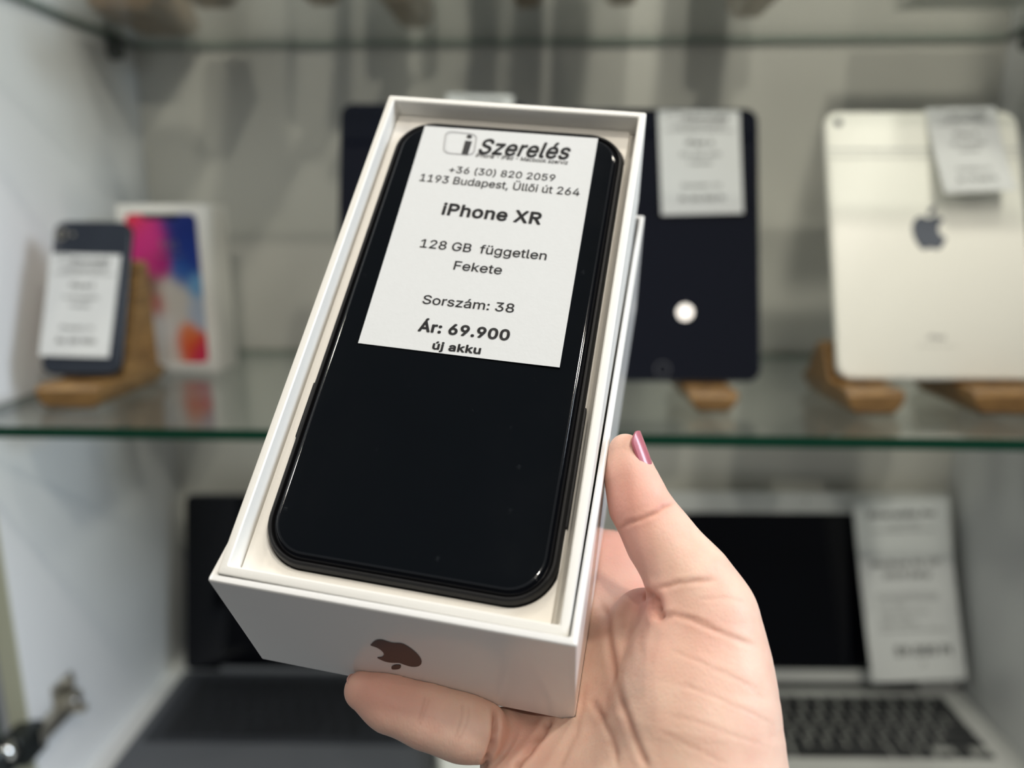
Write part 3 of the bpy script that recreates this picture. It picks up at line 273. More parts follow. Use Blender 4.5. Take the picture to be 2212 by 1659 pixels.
 'e':(404,[212,-8,177,-5,145,3,117,16,92,35,72,58,56,85,44,116,37,150,34,187,36,224,44,258,55,290,71,317,91,340,115,359,142,373,172,382,205,384,226,383,246,380,266,374,285,366,303,355,319,341,334,324,347,305,357,282,365,256,370,227,371,194,371,169,75,169,75,221,338,221,310,202,308,226,304,248,298,269,288,286,277,301,263,314,246,323,227,328,205,330,183,328,164,323,146,313,131,301,119,286,109,270,102,251,97,231,96,211,96,178,98,151,102,127,110,106,121,88,135,73,151,61,169,53,190,48,212,46,227,47,241,49,254,53,265,58,276,65,285,73,294,82,300,93,306,105,365,91,358,72,348,55,335,39,320,26,302,14,283,4,261,-3,237,-7],[17,18,19,17,19,20,16,17,20,16,20,21,16,21,22,15,16,22,15,22,23,14,15,23,14,23,24,14,24,25,13,14,45,45,14,44,44,14,25,43,44,25,13,45,46,42,43,25,42,25,26,13,46,47,41,42,26,12,13,47,40,41,26,12,47,48,40,26,27,12,48,49,39,40,27,11,12,49,11,49,50,38,39,27,38,27,28,11,50,51,37,38,28,10,11,51,37,28,29,10,51,52,36,37,29,10,52,33,33,52,53,36,29,34,34,29,30,35,36,34,9,10,33,9,33,32,53,33,34,53,34,30,54,53,30,54,30,31,8,9,32,55,54,31,8,32,31,8,31,55,8,55,56,7,8,56,7,56,57,6,7,57,6,57,58,71,72,73,70,71,73,70,73,74,6,58,59,5,6,59,69,70,74,5,59,60,68,69,74,68,74,75,67,68,75,5,60,61,4,5,61,66,67,75,66,75,76,4,61,62,65,66,76,64,65,76,4,62,63,63,64,76,4,63,76,4,76,77,3,4,77,3,77,78,2,3,78,2,78,79,2,79,80,1,2,80,1,80,81,0,1,81]),
 'f':(253,[228,379,228,327,6,327,6,379,81,0,81,432,82,452,87,470,96,486,107,499,120,510,135,519,152,525,169,529,187,530,201,530,212,529,222,527,243,521,227,468,215,472,195,474,178,472,164,468,154,460,147,449,143,435,142,419,142,0],[2,3,0,2,0,1,13,14,15,13,15,16,12,13,16,12,16,17,12,17,18,11,12,18,11,18,19,10,11,19,9,10,20,20,10,19,8,9,20,7,8,21,21,8,20,7,21,22,7,22,23,6,7,23,6,23,24,6,24,25,5,6,25,5,25,26,5,26,27,4,5,27,4,27,28]),
 'g':(425,[207,-151,180,-149,156,-146,134,-140,114,-132,97,-122,82,-110,70,-97,59,-84,51,-69,101,-41,107,-49,114,-57,122,-66,131,-74,142,-82,154,-88,169,-93,187,-96,207,-97,236,-95,261,-87,282,-75,298,-58,308,-34,311,-6,311,68,306,68,301,60,294,51,287,41,277,32,266,23,252,16,236,10,217,6,195,5,165,7,138,14,113,27,90,43,71,65,55,90,43,120,36,154,34,191,36,229,43,263,55,293,71,320,90,342,112,361,138,374,166,382,196,384,218,383,237,379,253,373,267,365,279,356,288,346,296,336,302,327,308,319,313,319,313,379,372,379,372,-9,370,-40,363,-67,350,-90,334,-109,314,-124,291,-136,265,-144,237,-149,205,59,227,61,246,66,264,75,278,87,290,103,300,121,307,142,311,166,312,193,311,219,307,242,300,264,291,283,279,299,264,312,247,322,227,328,205,330,182,328,163,322,145,312,130,298,118,282,109,262,102,241,98,218,96,193,98,167,102,144,109,123,118,104,131,88,145,76,163,66,183,61],[53,54,55,53,55,56,52,53,56,52,56,57,64,65,66,64,66,67,51,52,57,51,57,58,51,58,59,50,51,59,50,59,60,50,60,61,49,50,94,94,50,61,94,61,62,49,94,95,93,94,62,49,95,96,92,93,62,92,62,63,49,96,97,91,92,63,48,49,97,91,63,64,91,64,90,90,64,89,89,64,88,88,64,87,87,64,67,48,97,98,48,98,99,47,48,99,47,99,100,46,47,100,46,100,101,86,87,67,46,101,102,45,46,102,85,86,67,45,102,103,45,103,104,84,85,67,44,45,104,44,104,105,83,84,67,43,44,105,43,105,106,82,83,67,43,106,107,81,82,67,42,43,107,42,107,108,80,81,26,26,81,67,41,42,108,41,108,109,79,80,26,41,109,110,78,79,27,27,79,26,78,27,28,25,26,67,41,110,111,77,78,28,40,41,111,40,111,76,76,77,28,76,28,29,40,76,29,40,29,30,39,40,30,39,30,31,39,31,32,38,39,32,38,32,33,38,33,34,37,38,34,37,34,35,36,37,35,24,25,67,24,67,68,23,24,68,23,68,69,9,10,11,9,11,12,9,12,13,22,23,69,9,13,14,22,69,70,8,9,14,8,14,15,21,22,70,8,15,16,7,8,16,20,21,70,7,16,17,20,70,71,7,17,18,19,20,71,7,18,19,6,7,19,6,19,71,6,71,72,5,6,72,4,5,72,4,72,73,3,4,73,3,73,74,2,3,74,2,74,75,1,2,75,0,1,75]),
 'h':(410,[114,227,114,0,53,0,53,509,114,509,114,287,102,287,116,319,132,344,152,362,175,374,200,382,227,384,252,383,275,377,295,369,313,356,328,340,341,321,350,298,355,271,357,240,357,0,296,0,296,235,293,263,286,286,273,304,256,318,235,326,210,329,192,328,176,324,161,317,147,308,136,297,126,283,119,266,115,248],[2,3,4,2,4,6,6,4,5,11,12,13,11,13,14,10,11,14,10,14,15,9,10,15,9,15,16,8,9,16,8,16,17,7,8,31,31,8,17,31,17,30,30,17,18,29,30,18,7,31,32,28,29,18,7,32,33,28,18,19,6,7,33,27,28,19,6,33,34,6,34,35,26,27,19,26,19,20,6,35,36,2,6,37,37,6,36,25,26,20,25,20,21,2,37,38,24,25,21,2,38,0,24,21,22,23,24,22,2,0,1]),
 'i':(166,[53,0,53,379,114,379,114,0,84,443,73,444,63,448,54,455,47,463,43,472,41,483,43,494,47,504,54,512,63,518,73,522,84,524,95,522,105,518,114,512,121,504,125,494,126,483,125,472,121,463,114,455,105,448,95,444],[0,1,2,0,2,3,15,16,17,14,15,17,14,17,18,13,14,18,13,18,19,12,13,19,12,19,20,11,12,20,11,20,21,10,11,21,10,21,22,9,10,22,9,22,23,8,9,23,8,23,24,7,8,24,7,24,25,6,7,25,6,25,26,5,6,26,5,26,27,4,5,27]),
 'j':(166,[53,379,114,379,114,-30,112,-52,108,-72,102,-90,92,-106,80,-119,65,-129,47,-137,27,-141,4,-143,-10,-143,-10,-87,2,-87,18,-85,31,-80,40,-72,47,-61,51,-46,53,-29,83,443,72,444,62,448,53,455,47,463,42,472,41,483,42,494,47,504,53,512,62,518,72,522,83,524,95,522,105,518,114,512,120,504,125,494,126,483,125,472,120,463,114,455,105,448,95,444],[20,0,1,20,1,2,19,20,2,19,2,3,18,19,3,18,3,4,17,18,4,16,17,4,16,4,5,15,16,5,14,15,5,12,13,14,12,14,5,12,5,6,12,6,7,12,7,8,12,8,9,12,9,10,12,10,11,32,33,34,31,32,34,31,34,35,30,31,35,30,35,36,29,30,36,29,36,37,28,29,37,28,37,38,27,28,38,27,38,39,26,27,39,26,39,40,25,26,40,25,40,41,24,25,41,24,41,42,23,24,42,23,42,43,22,23,43,22,43,44,21,22,44]),
 'k':(380,[110,137,110,212,121,212,284,379,360,379,184,199,177,199,53,0,53,509,114,509,114,0,294,0,148,186,191,229,372,0],[2,3,4,2,4,5,0,1,2,0,2,6,6,2,5,7,8,9,7,9,10,12,13,14,11,12,14]),
 'l':(189,[139,-2,112,0,91,8,74,20,62,37,55,59,53,84,53,509,114,509,114,99,114,83,117,71,120,62,126,57,135,53,146,52,160,53,170,54,181,3,162,-1],[6,7,8,6,8,9,6,9,10,5,6,10,5,10,11,5,11,12,5,12,13,4,5,13,4,13,14,16,17,18,4,14,15,15,16,18,4,15,18,3,4,18,2,3,18,1,2,18,1,18,19,0,1,19]),
 'm':(609,[53,0,53,379,112,379,112,295,108,295,114,314,122,331,132,346,144,358,158,368,172,376,187,382,203,385,219,386,245,383,268,375,287,361,303,342,314,320,321,295,312,295,318,312,326,329,337,343,350,356,364,366,381,375,398,381,417,385,437,386,458,385,478,380,497,372,514,361,529,346,541,328,550,307,555,283,557,255,557,0,496,0,496,254,493,279,485,298,473,313,456,323,438,329,419,330,402,329,387,326,374,320,363,312,353,302,345,290,340,277,336,263,335,247,335,0,274,0,274,260,272,280,265,297,253,311,238,322,220,328,199,330,185,329,171,326,158,320,145,312,135,302,126,289,119,274,115,257,114,238,114,0],[12,13,14,28,29,30,11,12,14,27,28,30,27,30,31,11,14,15,10,11,15,26,27,31,26,31,32,0,1,2,0,2,4,4,2,3,9,10,15,9,15,16,25,26,32,25,32,33,8,9,16,24,25,33,8,16,17,24,33,34,7,8,17,23,24,34,6,7,17,23,34,35,22,23,47,47,23,35,6,17,65,65,17,18,5,6,66,66,6,65,64,65,18,22,47,48,46,47,35,5,66,67,21,22,49,49,22,48,45,46,35,63,64,18,45,35,36,5,67,68,21,49,50,44,45,36,62,63,18,5,68,69,62,18,19,21,50,51,4,5,69,43,44,36,4,69,70,20,21,51,20,51,52,61,62,19,43,36,37,4,70,71,20,52,53,42,43,37,60,61,20,20,61,19,0,4,72,72,4,71,60,20,53,60,53,54,42,37,38,59,60,54,41,42,38,59,54,55,0,72,73,59,55,56,58,59,56,0,73,74,41,38,39,40,41,39,58,56,57,0,74,75]),
 'n':(409,[114,227,114,0,53,0,53,379,112,379,112,287,102,287,116,319,132,344,152,362,175,374,200,382,227,384,252,383,275,377,295,369,313,356,328,340,341,321,350,298,355,271,357,240,357,0,296,0,296,235,293,263,286,286,273,304,256,318,235,326,210,329,192,328,176,324,161,317,147,308,136,297,126,283,119,266,115,248],[11,12,13,11,13,14,10,11,14,2,3,4,2,4,6,6,4,5,10,14,15,9,10,15,9,15,16,8,9,16,8,16,17,7,8,31,31,8,17,31,17,30,30,17,18,29,30,18,7,31,32,28,29,18,7,32,33,28,18,19,6,7,33,27,28,19,6,33,34,6,34,35,26,27,19,26,19,20,6,35,36,2,6,37,37,6,36,25,26,20,25,20,21,2,37,38,24,25,21,2,38,0,24,21,22,23,24,22,2,0,1]),
 'o':(415,[207,-8,174,-5,144,3,117,16,93,35,72,58,56,85,44,116,37,150,34,187,37,225,44,260,56,291,72,318,93,341,117,360,144,374,174,382,207,384,241,382,271,374,299,360,323,341,343,318,359,291,371,260,379,225,381,187,379,150,371,116,359,85,343,58,323,35,299,16,271,3,241,-5,207,46,231,49,252,55,270,66,285,80,298,97,307,117,314,139,318,163,319,187,318,212,314,236,307,258,298,278,285,296,270,310,252,321,231,328,207,330,184,328,163,321,145,310,130,296,118,278,108,258,102,236,98,212,96,187,98,163,102,139,108,117,118,97,130,80,145,66,163,55,184,49],[17,18,19,16,17,19,16,19,20,15,16,20,15,20,21,14,15,21,14,21,22,13,14,22,13,22,55,55,22,54,54,22,53,53,22,23,13,55,56,52,53,23,13,56,57,51,52,23,12,13,57,51,23,24,12,57,58,50,51,24,12,58,59,49,50,24,11,12,59,49,24,25,11,59,60,48,49,25,10,11,60,48,25,26,10,60,61,47,48,26,10,61,62,46,47,26,9,10,62,46,26,27,9,62,63,45,46,27,8,9,63,8,63,64,44,45,27,44,27,28,8,64,65,43,44,28,7,8,65,43,28,29,7,65,66,42,43,29,7,66,67,41,42,29,6,7,67,41,29,30,6,67,68,40,41,30,5,6,68,40,30,31,5,68,69,39,40,31,5,69,70,38,39,31,4,5,70,38,31,32,4,70,71,37,38,32,4,71,36,36,37,32,4,36,32,3,4,32,3,32,33,2,3,33,2,33,34,1,2,34,1,34,35,0,1,35]),
 'p':(424,[53,-143,53,379,112,379,112,319,118,319,137,346,147,355,158,364,171,373,188,379,207,383,229,384,259,382,287,374,313,361,335,342,354,320,370,293,381,261,388,227,390,189,388,151,381,116,370,84,355,57,336,34,313,16,288,3,260,-6,229,-8,208,-7,189,-3,173,4,159,12,147,21,138,31,118,59,114,59,114,-143,220,47,242,49,262,55,279,66,294,80,306,97,316,117,323,139,327,163,328,189,327,215,323,239,316,261,307,281,295,298,280,311,262,322,243,328,220,330,198,328,178,322,161,312,147,299,134,282,125,263,118,241,114,216,113,189,114,162,118,138,125,115,135,95,147,78,162,65,179,55,198,49],[10,11,12,9,10,12,9,12,13,0,1,2,0,2,3,8,9,13,8,13,14,7,8,14,6,7,14,6,14,15,5,6,15,4,5,58,58,5,15,58,15,57,57,15,16,56,57,16,4,58,59,55,56,16,4,59,60,54,55,16,54,16,17,0,3,4,0,4,64,64,4,63,63,4,62,62,4,61,61,4,60,53,54,17,52,53,17,52,17,18,51,52,18,50,51,18,50,18,19,0,64,65,49,50,19,49,19,20,0,65,66,48,49,20,0,66,67,47,48,20,47,20,21,46,47,21,0,67,68,46,21,22,45,46,22,0,68,69,44,45,22,44,22,23,0,69,37,37,69,70,43,44,23,37,70,71,43,23,24,42,43,24,37,71,72,41,42,24,37,72,36,36,72,73,0,37,38,35,36,73,41,24,25,35,73,74,40,41,25,35,74,39,39,40,25,35,39,25,35,25,26,34,35,26,33,34,26,33,26,27,32,33,27,31,32,27,31,27,28,30,31,28,30,28,29]),
 'r':(259,[53,0,53,379,112,379,112,321,115,321,124,339,137,354,152,367,171,377,191,383,213,385,229,384,243,384,243,322,230,324,207,326,190,324,174,321,159,315,146,306,135,296,126,284,119,269,115,254,114,237,114,0],[9,10,11,9,11,12,9,12,13,8,9,13,0,1,2,0,2,3,7,8,13,6,7,13,5,6,14,14,6,13,4,5,15,15,5,14,4,15,16,4,16,17,0,3,4,0,4,23,23,4,22,22,4,21,21,4,20,20,4,19,19,4,18,18,4,17,0,23,24,0,24,25]),
 's':(365,[182,-8,157,-7,133,-3,112,3,93,12,76,24,62,38,50,54,41,73,36,94,94,107,101,87,111,72,124,60,141,52,160,47,181,45,206,47,227,53,244,62,258,74,265,88,268,103,266,115,262,126,254,136,243,144,229,150,212,155,149,170,118,180,92,192,72,208,58,227,50,249,47,274,49,295,55,314,65,332,79,347,95,360,115,370,137,378,161,383,187,384,212,383,234,379,254,372,271,363,286,352,299,339,309,324,318,308,324,290,268,277,262,291,254,304,243,316,228,325,210,331,187,333,166,331,147,326,131,317,119,305,111,292,109,277,110,264,115,253,124,243,136,235,152,229,172,223,229,209,261,200,287,187,306,171,320,153,328,131,331,107,329,85,323,65,312,47,298,31,281,18,260,6,236,-2,210,-7],[43,44,45,42,43,45,42,45,46,42,46,47,41,42,47,41,47,48,40,41,48,40,48,49,39,40,49,39,49,50,38,39,50,38,50,60,60,50,51,38,60,61,59,60,51,37,38,61,37,61,62,58,59,51,37,62,63,57,58,51,57,51,52,37,63,64,56,57,52,36,37,64,56,52,53,36,64,65,55,56,53,35,36,65,35,65,66,54,55,53,35,66,67,34,35,67,34,67,68,34,68,69,33,34,69,33,69,70,33,70,71,33,71,72,32,33,72,32,72,73,32,73,74,31,32,74,31,74,75,30,31,75,30,75,76,29,30,76,29,76,77,28,29,77,27,28,77,27,77,78,26,27,78,25,26,78,24,25,78,24,78,79,23,24,79,22,23,79,9,10,11,22,79,80,21,22,80,8,9,11,20,21,80,8,11,12,20,80,81,19,20,81,7,8,12,7,12,13,19,81,82,18,19,82,7,13,14,6,7,14,17,18,82,6,14,15,6,15,16,16,17,82,16,82,83,6,16,83,5,6,83,5,83,84,4,5,84,4,84,85,3,4,85,3,85,86,2,3,86,2,86,87,1,2,87,0,1,87]),
 't':(227,[204,379,204,327,6,327,6,379,65,471,126,471,126,98,127,83,130,70,136,61,144,55,156,51,170,50,185,51,202,54,213,2,192,-3,168,-4,138,-1,113,7,92,21,77,41,68,64,65,93],[2,3,0,2,0,1,23,4,5,23,5,6,23,6,7,22,23,7,22,7,8,22,8,9,21,22,9,21,9,10,21,10,11,13,14,15,21,11,12,12,13,15,21,12,15,20,21,15,19,20,15,18,19,15,18,15,16,17,18,16]),
 'u':(410,[182,-5,158,-3,135,2,115,11,97,23,82,39,69,59,60,82,54,109,53,139,53,379,114,379,114,144,116,117,124,94,137,75,154,61,175,53,200,50,218,51,234,55,249,62,263,71,274,83,283,97,290,113,295,132,296,153,296,379,357,379,357,0,298,0,298,92,307,92,294,60,277,35,257,17,234,5,209,-3],[9,10,11,9,11,12,27,28,29,27,29,30,26,27,30,9,12,13,8,9,13,25,26,33,33,26,30,8,13,14,24,25,33,7,8,14,23,24,32,32,24,33,7,14,15,23,32,34,34,32,31,34,33,30,22,23,34,6,7,15,6,15,16,21,22,34,20,21,34,6,16,17,20,34,35,31,34,30,5,6,17,19,20,35,5,17,18,18,19,35,5,18,35,4,5,35,4,35,36,3,4,36,3,36,37,2,3,37,2,37,38,1,2,38,0,1,38]),
 'v':(389,[163,0,17,379,84,379,165,155,173,132,180,110,187,87,206,21,184,21,203,87,209,110,216,132,224,155,305,379,371,379,226,0],[0,1,2,0,2,3,12,13,14,12,14,15,0,3,4,11,12,15,0,4,5,10,11,15,0,5,6,9,10,15,0,6,8,8,6,7,8,9,15,0,8,15]),
 'y':(389,[47,-139,61,-86,71,-87,83,-89,94,-90,104,-89,113,-86,122,-81,130,-74,138,-64,145,-51,151,-36,163,-1,17,379,84,379,165,155,173,132,180,109,187,87,206,21,184,21,202,87,209,110,216,132,224,155,305,379,371,379,204,-58,196,-77,187,-93,177,-107,165,-119,153,-128,139,-136,125,-141,109,-144,91,-145,65,-143],[12,13,14,12,14,15,24,25,26,24,26,27,12,15,16,23,24,27,12,16,17,22,23,27,21,22,19,19,22,27,12,17,18,12,18,20,20,18,19,20,21,19,12,20,19,12,19,27,11,12,27,10,11,27,9,10,27,9,27,28,8,9,28,7,8,28,7,28,29,6,7,29,0,1,2,5,6,29,0,2,3,0,3,4,4,5,29,0,4,29,0,29,30,0,30,31,0,31,32,0,32,33,0,33,34,37,0,34,37,34,35,36,37,35]),
 'z':(380,[42,0,42,46,254,320,254,323,48,323,48,379,333,379,333,331,126,60,126,56,339,56,339,0],[4,5,6,4,6,7,4,7,3,3,7,2,2,7,8,1,2,8,1,8,9,1,9,10,1,10,11,0,1,11]),
 '·':(196,[98,196,86,198,75,202,66,210,58,219,54,230,52,242,54,254,58,265,66,274,75,282,86,286,98,287,110,286,121,282,130,274,138,265,142,254,144,242,142,230,138,219,130,210,121,202,110,198],[11,12,13,10,11,13,10,13,14,9,10,14,9,14,15,8,9,15,8,15,16,7,8,16,7,16,17,6,7,17,6,17,18,5,6,18,5,18,19,4,5,19,4,19,20,3,4,20,3,20,21,2,3,21,2,21,22,1,2,22,1,22,23,0,1,23]),
 'Á':(479,[16,0,201,509,276,509,463,0,395,0,287,302,264,372,232,478,245,478,213,371,191,302,85,0,110,142,110,199,370,199,370,142,213,558,260,659,329,659,263,558],[0,1,7,7,1,2,7,2,8,8,2,3,0,7,9,9,7,6,9,8,6,6,8,3,5,6,3,0,9,10,0,10,11,4,5,3,12,13,14,12,14,15,16,17,18,16,18,19]),
 'Ü':(517,[259,-8,220,-6,186,2,154,15,126,33,103,55,85,80,71,108,63,140,60,173,60,509,124,509,124,178,126,155,132,133,141,113,153,95,169,80,187,68,208,59,232,53,259,52,285,53,309,59,331,68,349,80,364,95,377,113,385,133,391,155,393,178,393,509,457,509,457,173,454,140,446,108,433,80,414,55,391,33,363,15,332,2,297,-6,331,572,320,574,311,577,302,584,296,592,292,602,290,612,292,623,296,633,302,641,311,648,320,651,331,653,341,651,351,648,359,641,366,633,370,623,371,612,370,602,366,592,359,584,351,577,341,574,187,572,176,574,167,577,158,584,152,592,148,602,146,612,148,623,152,633,158,641,167,648,176,651,187,653,198,651,207,648,216,641,222,633,226,623,227,612,226,602,222,592,216,584,207,577,198,574],[9,10,11,9,11,12,30,31,32,30,32,33,9,12,13,29,30,33,8,9,13,29,33,34,8,13,14,28,29,34,7,8,14,28,34,35,7,14,15,27,28,35,7,15,16,26,27,35,6,7,16,26,35,36,6,16,17,25,26,36,5,6,17,5,17,18,24,25,36,24,36,37,5,18,19,23,24,37,5,19,20,22,23,37,4,5,20,22,37,38,4,20,21,21,22,38,4,21,38,3,4,38,3,38,39,2,3,39,2,39,40,1,2,40,1,40,41,0,1,41,53,54,55,52,53,55,52,55,56,51,52,56,51,56,57,50,51,57,50,57,58,49,50,58,49,58,59,48,49,59,48,59,60,47,48,60,47,60,61,46,47,61,46,61,62,45,46,62,45,62,63,44,45,63,44,63,64,43,44,64,43,64,65,42,43,65,77,78,79,76,77,79,76,79,80,75,76,80,75,80,81,74,75,81,74,81,82,73,74,82,73,82,83,72,73,83,72,83,84,71,72,84,71,84,85,70,71,85,70,85,86,69,70,86,69,86,87,68,69,87,68,87,88,67,68,88,67,88,89,66,67,89]),
 'á':(389,[160,-9,137,-7,115,-3,94,5,76,15,60,29,48,45,38,63,32,84,30,108,32,128,36,146,43,161,53,174,64,184,78,193,92,200,108,206,125,211,143,214,161,217,178,220,234,227,247,229,257,231,265,235,271,240,274,246,276,255,276,257,275,272,272,285,267,297,260,307,251,315,240,322,227,327,212,330,196,331,178,330,163,327,149,322,137,316,127,309,118,301,110,292,104,283,100,274,41,291,51,313,64,331,79,346,95,358,114,368,133,375,153,380,173,383,194,384,208,384,223,382,239,379,255,375,271,369,286,360,300,350,312,336,322,320,330,301,335,278,337,251,337,0,277,0,277,52,272,52,267,43,260,34,252,25,242,16,229,8,215,1,199,-4,181,-7,170,45,192,47,211,51,228,59,242,68,254,80,263,93,270,108,274,122,276,138,276,190,272,187,267,184,259,182,231,176,200,171,175,168,161,166,147,163,134,159,122,153,112,147,103,139,97,130,93,118,92,105,93,93,96,82,102,72,109,64,119,57,130,52,142,48,156,46,162,429,210,529,278,529,212,429],[56,57,58,56,58,59,55,56,59,55,59,60,54,55,60,54,60,61,53,54,61,53,61,62,53,62,63,52,53,63,52,63,64,51,52,64,51,64,65,50,51,65,50,65,38,38,65,37,37,65,66,49,50,39,39,50,38,49,39,40,36,37,66,49,40,41,35,36,66,49,41,42,34,35,66,34,66,67,49,42,43,33,34,67,48,49,43,48,43,44,32,33,67,48,44,45,32,67,68,31,32,68,48,45,46,47,48,46,30,31,68,30,68,69,29,30,69,28,29,69,27,28,69,27,69,70,26,27,70,25,26,70,24,25,92,92,25,70,23,24,92,22,23,92,21,22,92,20,21,92,19,20,92,18,19,92,17,18,92,16,17,92,15,16,92,14,15,92,14,92,93,91,92,70,14,93,94,13,14,94,13,94,95,13,95,96,13,96,97,12,13,97,12,97,98,12,98,99,12,99,100,12,100,101,11,12,101,11,101,102,11,102,103,11,103,104,10,11,104,10,104,105,90,91,70,10,105,106,9,10,106,89,90,70,9,106,107,8,9,107,88,89,70,8,107,108,8,108,109,87,88,70,7,8,109,7,109,110,86,87,72,72,87,70,7,110,111,85,86,72,7,111,112,6,7,112,84,85,73,73,85,72,6,112,113,6,113,114,84,73,74,71,72,70,83,84,74,6,114,115,82,83,74,6,115,82,5,6,82,5,82,74,5,74,75,5,75,76,4,5,76,4,76,77,4,77,78,3,4,78,3,78,79,2,3,79,2,79,80,1,2,80,1,80,81,0,1,81,116,117,118,116,118,119]),
 'é':(404,[212,-8,177,-5,145,3,117,16,92,35,72,58,56,85,44,116,37,150,34,187,36,224,44,258,55,290,71,317,91,340,115,359,142,373,172,382,205,384,226,383,246,380,266,374,285,366,303,355,319,341,334,324,347,305,357,282,365,256,370,227,371,194,371,169,75,169,75,221,338,221,310,202,308,226,304,248,298,269,288,286,277,301,263,314,246,323,227,328,205,330,183,328,164,323,146,313,131,301,119,286,109,270,102,251,97,231,96,211,96,178,98,151,102,127,110,106,121,88,135,73,151,61,169,53,190,48,212,46,227,47,241,49,254,53,265,58,276,65,285,73,294,82,300,93,306,105,365,91,358,72,348,55,335,39,320,26,302,14,283,4,261,-3,237,-7,177,429,225,529,293,529,227,429],[17,18,19,17,19,20,16,17,20,16,20,21,16,21,22,15,16,22,15,22,23,14,15,23,14,23,24,14,24,25,13,14,45,45,14,44,44,14,25,43,44,25,13,45,46,42,43,25,42,25,26,13,46,47,41,42,26,12,13,47,40,41,26,12,47,48,40,26,27,12,48,49,39,40,27,11,12,49,11,49,50,38,39,27,38,27,28,11,50,51,37,38,28,10,11,51,37,28,29,10,51,52,36,37,29,10,52,33,33,52,53,36,29,34,34,29,30,35,36,34,9,10,33,9,33,32,53,33,34,53,34,30,54,53,30,54,30,31,8,9,32,55,54,31,8,32,31,8,31,55,8,55,56,7,8,56,7,56,57,6,7,57,6,57,58,71,72,73,70,71,73,70,73,74,6,58,59,5,6,59,69,70,74,5,59,60,68,69,74,68,74,75,67,68,75,5,60,61,4,5,61,66,67,75,66,75,76,4,61,62,65,66,76,64,65,76,4,62,63,63,64,76,4,63,76,4,76,77,3,4,77,3,77,78,2,3,78,2,78,79,2,79,80,1,2,80,1,80,81,0,1,81,82,83,84,82,84,85]),
 'ó':(415,[207,-8,174,-5,144,3,117,16,93,35,72,58,56,85,44,116,37,150,34,187,37,225,44,260,56,291,72,318,93,341,117,360,144,374,174,382,207,384,241,382,271,374,299,360,323,341,343,318,359,291,371,260,379,225,381,187,379,150,371,116,359,85,343,58,323,35,299,16,271,3,241,-5,207,46,231,49,252,55,270,66,285,80,298,97,307,117,314,139,318,163,319,187,318,212,314,236,307,258,298,278,285,296,270,310,252,321,231,328,207,330,184,328,163,321,145,310,130,296,118,278,108,258,102,236,98,212,96,187,98,163,102,139,108,117,118,97,130,80,145,66,163,55,184,49,181,429,228,529,297,529,231,429],[17,18,19,16,17,19,16,19,20,15,16,20,15,20,21,14,15,21,14,21,22,13,14,22,13,22,55,55,22,54,54,22,53,53,22,23,13,55,56,52,53,23,13,56,57,51,52,23,12,13,57,51,23,24,12,57,58,50,51,24,12,58,59,49,50,24,11,12,59,49,24,25,11,59,60,48,49,25,10,11,60,48,25,26,10,60,61,47,48,26,10,61,62,46,47,26,9,10,62,46,26,27,9,62,63,45,46,27,8,9,63,8,63,64,44,45,27,44,27,28,8,64,65,43,44,28,7,8,65,43,28,29,7,65,66,42,43,29,7,66,67,41,42,29,6,7,67,41,29,30,6,67,68,40,41,30,5,6,68,40,30,31,5,68,69,39,40,31,5,69,70,38,39,31,4,5,70,38,31,32,4,70,71,37,38,32,4,71,36,36,37,32,4,36,32,3,4,32,3,32,33,2,3,33,2,33,34,1,2,34,1,34,35,0,1,35,72,73,74,72,74,75]),
